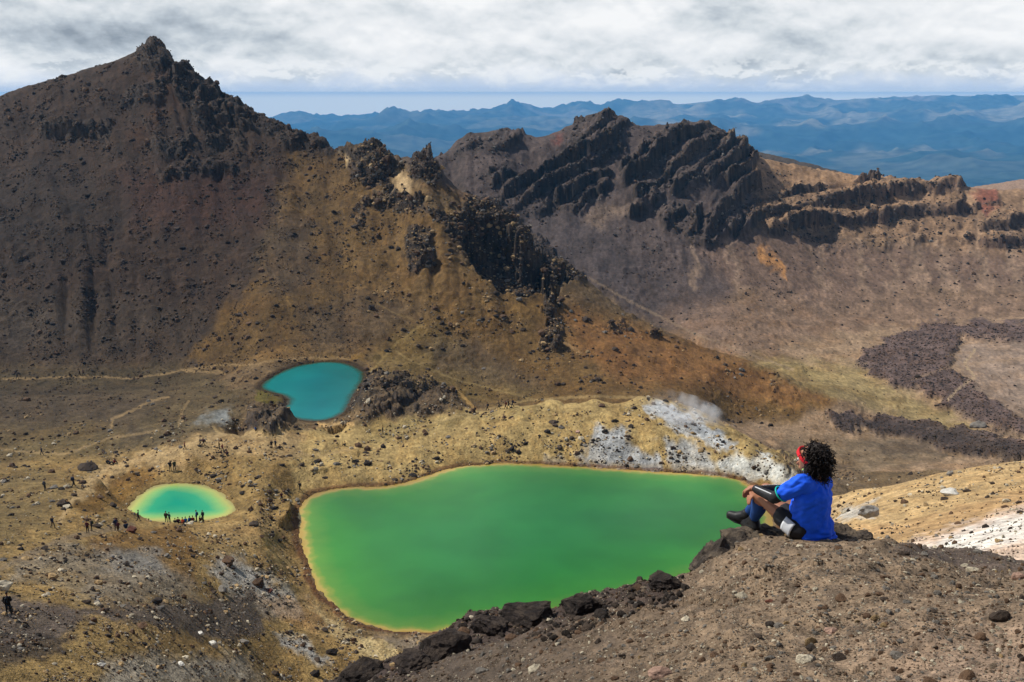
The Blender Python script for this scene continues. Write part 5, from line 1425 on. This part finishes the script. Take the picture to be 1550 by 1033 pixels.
big_rock('rock_ledge', 1212, 823, 7.50, (.30, .20, .075), 'ledge', 35, 'low dark rock the person in the blue shirt sits on', 'rock ledge', rot=.2)
for k, (px, py, Rr, sz, lab) in enumerate([
    (1012, 896, 7.0, (.17, .2, .10), 'dark rock at the lake side edge just left of the dark jutting rock'), (880, 932, 7.85, (.20, .26, .12), 'dark edge rock beside the little yellow bit of shore'),
    (800, 948, 8.15, (.36, .30, .15), 'broad dark rock hump on the slope edge below the middle of the green lake'), (738, 958, 8.2, (.22, .26, .15), 'dark rock falling away left of the broad rock hump'),
    (672, 996, 8.0, (.26, .3, .20), 'dark crag on the slope edge at the sandy lower corner of the green lake'), (630, 1016, 7.9, (.22, .25, .16), 'dark blocky rock below the crag at the sandy lake corner'),
    (545, 1035, 7.8, (.28, .3, .20), 'dark rounded crag at the bottom edge where the slope begins')]):
    sz = tuple(q * .68 for q in sz); o = big_rock('rock_ledge', px, py, Rr, sz, 'ledge2', 50 + k, lab, 'rock ledge', rot=k * 1.3, cuts=16, nz=.09)
    gq_, Rr_ = ground(px, py, 1.0, 13.5); o.location = gq_ + Vector((0, .08, sz[2] * .12))
big_rock('boulder', 1274, 811, 7.85, (.17, .17, .10), 'ledge', 41, 'dark crusted boulder right behind the seated person', 'boulder', rot=.7)
big_rock('boulder', 1303, 824, 7.95, (.13, .15, .095), 'ledge', 43, 'dark boulder at the right end of the ledge beyond the seated person', 'boulder', rot=1.9)
big_rock('boulder', 1315, 776, 60.0, (.72, .6, .62), 'lightgrey', 45, 'pale grey faceted boulder on the tan slope right of the seated person', 'boulder', sub=3)
FS = [(808, 1018, 26, 'pale', 'upright pale stone near the bottom centre of the dark slope'), (1000, 1026, 36, 'pink', 'pinkish rounded stone cut by the bottom picture edge'),
      (1168, 950, 17, 'black', 'dark pointed stone in the middle of the foreground slope'), (1230, 984, 20, 'black', 'round dark stone low in the middle of the foreground slope'),
      (1514, 940, 34, 'dark', 'rough dark lump near the right picture edge on the slope'), (1370, 842, 20, 'dark', 'dark stone on the slope edge beside the white ground'),
      (1400, 843, 13, 'grey', 'grey stone on the slope edge right of the dark one'), (1474, 866, 19, 'pale', 'pale stone on the right edge of the foreground slope'),
      (1540, 876, 18, 'pink', 'pinkish brown stone at the far right end of the slope edge'), (1123, 904, 20, 'pale', 'pale flat stone below the dark jutting rock'),
      (1359, 998, 22, 'grey', 'pale grey flake lying low on the right of the slope'), (1338, 910, 16, 'dark', 'dark stone half buried in the right part of the slope'),
      (1374, 914, 12, 'grey', 'small grey stone right of the half buried dark one'), (1165, 913, 13, 'red', 'reddish flat stone right of the pale flat stone'),
      (1037, 942, 16, 'pale', 'pale stone on the left part of the slope'), (1258, 958, 22, 'pink', 'pinkish slab sunk in the middle of the slope'), (1326, 943, 17, 'tan', 'tan slab upper right of the pinkish one'),
      (1270, 1000, 24, 'dark', 'dark hollow looking clod low in the slope'), (1220, 1003, 26, 'pale', 'long pale flake at the bottom of the slope'), (1165, 1012, 16, 'brown', 'brown stone near the bottom left of the long pale flake'),
      (1235, 895, 10, 'pale', 'tiny pale chip beneath the seated person'), (975, 965, 15, 'brown', 'brown clod left of the pale stone on the slope'), (905, 975, 14, 'dark', 'dark clod on the darker left part of the slope'), (730, 1018, 20, 'grey', 'grey slab at the bottom left of the foreground slope')]
for k, (px, py, w, kind, lab) in enumerate(FS): boulder(px, py, w, kind, k % 6, lab, (1.0, 13.5), name='stone')
for o in list(bpy.data.objects):
    if o.name.startswith('stone') and o.get('category'): o['category'] = 'stone'

# ---------------------------------------------------------------- walkers, seen from far away
TOPS = {k: cloth_mat('jacket ' + k, c, .8) for k, c in dict(black=(26, 26, 30), navy=(28, 36, 62), red=(120, 30, 34), orange=(210, 96, 50), blue=(24, 90, 170), teal=(30, 90, 100), grey=(86, 88, 92), green=(50, 64, 40), maroon=(84, 28, 34), white=(190, 190, 186)).items()}
PANTS = {k: cloth_mat('trousers ' + k, c, .8) for k, c in dict(black=(24, 24, 26), grey=(60, 60, 62), brown=(74, 60, 46)).items()}
HATD = cloth_mat('dark cap', (34, 28, 26), .8)
B0 = np.eye(3)
def v3(*a): return np.array(a, float)
def hiker_caps(pose):
    if pose == 'sit':
        h, c, n = v3(0, 0, .14), v3(0, -.03, .42), v3(.02, -.02, .60)
        kn = [v3(.36, .10, .42), v3(.36, -.10, .40)]; an = [v3(.52, .11, .07), v3(.50, -.12, .07)]; wr = [v3(.30, .12, .36), v3(.30, -.12, .34)]; el = [v3(.10, .24, .32), v3(.10, -.24, .32)]
    elif pose == 'walk':
        h, c, n = v3(0, 0, .92), v3(.03, 0, 1.22), v3(.06, 0, 1.46)
        kn = [v3(.16, .10, .52), v3(-.02, -.10, .48)]; an = [v3(.24, .10, .09), v3(-.30, -.10, .14)]; wr = [v3(-.10, .27, .90), v3(.30, -.24, 1.0)]; el = [v3(-.08, .26, 1.14), v3(.08, -.26, 1.12)]
    else:
        h, c, n = v3(0, 0, .92), v3(0, 0, 1.22), v3(0, 0, 1.46)
        kn = [v3(.02, .11, .50), v3(.04, -.12, .50)]; an = [v3(0, .13, .09), v3(.02, -.15, .09)]; wr = [v3(.12, .24, .86), v3(.16, -.18, 1.02)]; el = [v3(-.02, .27, 1.14), v3(.0, -.28, 1.12)]
    sl, sr = n + v3(0, .19, -.08), n + v3(0, -.19, -.08); hd_ = n + v3(.03, 0, .17)
    L_ = [(h, (.12, .17, .12), c, (.12, .18, .12), 0), (c, (.12, .18, .12), n - v3(0, 0, .08), (.09, .14, .06), 0), (n - v3(0, 0, .03), .055, hd_, .06, 2), (hd_, (.10, .08, .115), hd_ + v3(0, 0, .02), (.10, .08, .11), 2),
          (hd_ + v3(-.01, 0, .05), (.11, .09, .08), hd_ + v3(-.02, 0, .06), (.11, .09, .08), 3)]
    for s, e, w_ in ((sl, el[0], wr[0]), (sr, el[1], wr[1])): L_ += [(s, .065, e, .05, 0), (e, .05, w_, .036, 0), (w_, .036, w_ + v3(.05, 0, -.05), .035, 2)]
    for k, a, y in ((kn[0], an[0], .09), (kn[1], an[1], -.09)): L_ += [(h + v3(0, y, 0), .10, k, .07, 1), (k, .07, a, .048, 1), (a - v3(.04, 0, .03), .05, a + v3(.15, 0, -.04), .042, 3)]
    return L_
HM = {p: fuse(hiker_caps(p), B0, .032, 2, mats=[TOPS['black'], PANTS['black'], SKIN, HATD]) for p in ('stand', 'walk', 'sit')}
PK = fuse([(v3(-.19, 0, 1.08), (.10, .14, .16), v3(-.18, 0, 1.30), (.09, .13, .14))], B0, .035, 2); PK.materials.append(TOPS['grey'])
def hiker(px, py, h, top, pants, pose, face_, label, pack=None, group=None):
    g, Rr = ground(px, py)
    full = {'stand': 1.72, 'walk': 1.70, 'sit': .92}[pose]
    o = bpy.data.objects.new('person', HM[pose]); COL.objects.link(o)
    sc = min(1.35, max(1.0, 1.12 * h / FPX * g.length / (full * .93)))
    o.location = g; o.scale = (sc,) * 3; o.rotation_euler = (0, 0, rad(face_))
    for k, m_ in ((0, TOPS[top]), (1, PANTS[pants])):
        o.material_slots[k].link = 'OBJECT'; o.material_slots[k].material = m_
    tprop(o, label, 'person', group)
    if pack:
        q = bpy.data.objects.new('backpack', PK); COL.objects.link(q); q.parent = o
        if pose == 'sit': q.location = (0, 0, -.86)
        q.material_slots[0].link = 'OBJECT'; q.material_slots[0].material = TOPS[pack]
    return o
HK = [
 (10, 934, 26, 'black', 'black', 'stand', 100, 'walker in black standing on the gravel path at the left picture edge', 'black'),
 (64, 690, 9, 'navy', 'black', 'walk', 170, 'lone walker in dark clothes on the pale trail far left of the pond', None),
 (68, 744, 13, 'grey', 'grey', 'stand', 60, 'grey clad walker beside the flat grey slab at the far left', 'grey'),
 (112, 738, 14, 'navy', 'black', 'walk', 40, 'walker in navy coming up beside the dark rocks at the upper left', 'navy'),
 (102, 767, 10, 'black', 'black', 'sit', -30, 'dark figure sitting against the tilted slab left of the hump', None),
 (81, 800, 12, 'navy', 'brown', 'walk', -20, 'lone walker striding on ochre ground at the far left below the hump', 'black'),
 (133, 808, 14, 'maroon', 'black', 'stand', 80, 'walker in maroon left of the dark boulder west of the pond', None),
 (139, 805, 14, 'black', 'black', 'stand', 200, 'walker in black touching the dark boulder west of the pond', 'green'),
 (177, 804, 15, 'navy', 'black', 'stand', -60, 'taller walker in navy with poles of rock behind west of the pond', 'blue'),
 (180, 806, 12, 'maroon', 'brown', 'walk', -90, 'walker in maroon stepping out in front of the one in navy', None),
 (191, 801, 9, 'navy', 'black', 'sit', 120, 'dark figure seated on top of the reddish boulder', None),
 (209, 790, 13, 'black', 'black', 'walk', 20, 'lone walker outlined against the left end of the turquoise pond', None),
 (251, 788, 13, 'maroon', 'black', 'stand', 90, 'left one of two standing at the left of the pond shore party', 'green'),
 (257, 785, 12, 'teal', 'grey', 'stand', 60, 'teal clad second one of two standing at the left of the pond shore party', None),
 (264, 789, 8, 'black', 'black', 'sit', 90, 'black clad figure seated low at the left of the pond shore party', None),
 (269, 788, 9, 'maroon', 'black', 'sit', 90, 'figure in maroon seated in the pond shore party', None),
 (275, 787, 9, 'orange', 'brown', 'sit', 80, 'figure in orange seated in the middle of the pond shore party', None),
 (281, 787, 9, 'blue', 'grey', 'sit', 100, 'figure in bright blue seated in the pond shore party', None),
 (287, 786, 10, 'navy', 'black', 'sit', 70, 'figure in navy seated right of the bright blue one', 'blue'),
 (292, 787, 8, 'red', 'brown', 'sit', 90, 'figure in red seated on the right of the pond shore party', None),
 (298, 784, 14, 'blue', 'grey', 'stand', 180, 'standing figure in blue behind the right end of the pond shore party', 'navy'),
 (302, 787, 8, 'maroon', 'brown', 'sit', 60, 'maroon figure seated at the right end of the pond shore party', None),
 (307, 786, 13, 'black', 'black', 'stand', 240, 'black clad figure standing last on the right of the pond shore party', 'teal'),
 (162, 703, 8, 'black', 'black', 'sit', -40, 'left seated figure of the trio on the crest above the ochre hump', None),
 (166, 703, 9, 'navy', 'black', 'sit', 20, 'middle figure of the trio on the crest above the ochre hump', None),
 (172, 702, 8, 'red', 'black', 'sit', 60, 'red clad figure of the trio on the crest above the ochre hump', None),
 (258, 713, 13, 'black', 'black', 'stand', -90, 'left one of the pair standing on the grey ground behind the pond', None),
 (265, 713, 14, 'green', 'black', 'stand', -70, 'right one of the pair standing on the grey ground behind the pond', 'black'),
 (279, 682, 9, 'red', 'black', 'walk', 10, 'red clad walker alone on the crest trail above the pond', None),
 (303, 676, 8, 'black', 'black', 'walk', 20, 'left walker of two close together on the crest trail', None),
 (308, 675, 8, 'maroon', 'black', 'walk', 20, 'right walker of two close together on the crest trail', None),
 (332, 682, 10, 'black', 'black', 'stand', 0, 'black clad walker standing beside a red one below the crest', None),
 (337, 684, 9, 'red', 'brown', 'walk', -30, 'red clad walker leaning beside the black one below the crest', 'red'),
 (344, 690, 7, 'maroon', 'black', 'sit', -60, 'seated figure downhill of the red clad walker below the crest', None),
 (412, 680, 10, 'black', 'black', 'stand', 90, 'left standing figure of the group on bare tan ground', None),
 (418, 679, 10, 'navy', 'black', 'stand', 60, 'right standing figure of the group on bare tan ground', None),
 (423, 681, 6, 'black', 'grey', 'sit', 10, 'figure sitting right of the two standing on bare tan ground', None),
 (523, 676, 8, 'black', 'black', 'sit', 180, 'dark figure resting by the pinkish rubble between the lakes', None),
 (579, 658, 9, 'black', 'grey', 'stand', 0, 'lone walker on the ridge path right of the blue lake', None),
 (455, 745, 13, 'black', 'maroon' if False else 'brown', 'walk', -140, 'walker stepping down to the left corner of the green lake', 'black'),
 (426, 759, 10, 'maroon', 'black', 'stand', 90, 'walker in maroon near the black boulder left of the green lake', None),
 (719, 626, 11, 'black', 'black', 'walk', 180, 'leftmost walker in the line on the ridge behind the green lake', 'maroon'),
 (738, 620, 10, 'navy', 'black', 'walk', 180, 'second walker from the left in the line on the ridge', 'black'),
 (756, 618, 11, 'black', 'black', 'walk', 180, 'third walker from the left in the line on the ridge', None),
 (765, 618, 10, 'maroon', 'brown', 'walk', 180, 'maroon clad walker in the line on the ridge', 'red'),
 (770, 617, 10, 'black', 'black', 'walk', 180, 'black clad walker second from the right in the line on the ridge', None),
 (776, 616, 11, 'navy', 'grey', 'walk', 180, 'rightmost walker in the line on the ridge behind the green lake', 'navy'),
 (27, 574, 7, 'black', 'black', 'walk', 0, 'lone walker at the left end of the trail below the dark mountain', None),
 (106, 571, 5, 'black', 'black', 'sit', 0, 'small figure resting on the trail below the dark mountain', None),
 (121, 571, 7, 'black', 'black', 'walk', 180, 'left walker of the couple on the trail below the dark mountain', None),
 (127, 570, 8, 'maroon', 'black', 'walk', 180, 'right walker of the couple on the trail below the dark mountain', None),
 (362, 655, 6, 'white', 'grey', 'sit', 0, 'pale figure first from the left resting along the crest by the dark crag', None),
 (368, 654, 7, 'black', 'black', 'sit', 0, 'dark figure second from the left resting along the crest', None),
 (386, 652, 6, 'blue', 'grey', 'sit', 0, 'blue clad figure resting along the crest by the dark crag', None),
 (410, 652, 7, 'white', 'black', 'stand', 0, 'white topped figure at the right end of the resting line on the crest', None),
]
for px, py, h, top, pants, pose, fc_, lab, pk in HK: hiker(px, py + (2 if 700 < px < 800 else 0), h * (1.25 if 570 < px < 800 else 1.08), top, pants, pose, fc_, lab, pk)

# ---------------------------------------------------------------- steam over the white vents
g, Rr = ground(1040, 655)
V, F_ = ICO[3]
sv = V * np.array([13.0, 7, 5.5]) * (1 + .12 * n3(V, .5, 3))[:, None]
sv[:, 2] += -sv[:, 0] * .42; sv[:, 0] += -sv[:, 2] * .3
st_o = mesh_obj('steam', sv, F_); st_o.location = g + Vector((0.5, 4, 3.5))
ms = bpy.data.materials.new('steam'); ms.use_nodes = True; nt = ms.node_tree; nt.nodes.clear()
t_ = N(nt, 'ShaderNodeTexCoord'); nz = N(nt, 'ShaderNodeTexNoise'); nz.inputs['Scale'].default_value = .22; nz.inputs['Detail'].default_value = 4; L(nt, t_.outputs['Object'], nz.inputs['Vector'])
ln = N(nt, 'ShaderNodeVectorMath', operation='MULTIPLY'); L(nt, t_.outputs['Object'], ln.inputs[0])
mp = N(nt, 'ShaderNodeMapping'); L(nt, t_.outputs['Object'], mp.inputs[0])
ln.inputs[1].default_value = (1 / 14., 1 / 7., 1 / 8.5)
le = N(nt, 'ShaderNodeVectorMath', operation='LENGTH'); L(nt, ln.outputs[0], le.inputs[0])
dn_ = mathn(nt, 'MULTIPLY', mathn(nt, 'MULTIPLY', maprange(nt, nz.outputs['Fac'], .42, .68), maprange(nt, le.outputs['Value'], .95, .1)), .26)
pv = N(nt, 'ShaderNodeVolumePrincipled'); pv.inputs['Color'].default_value = (.96, .97, 1, 1); L(nt, dn_, pv.inputs['Density'])
ou = N(nt, 'ShaderNodeOutputMaterial'); L(nt, pv.outputs[0], ou.inputs['Volume']); st_o.data.materials.append(ms)
tprop(st_o, 'thin white steam rising from the white vents behind the green lake', kind='stuff')
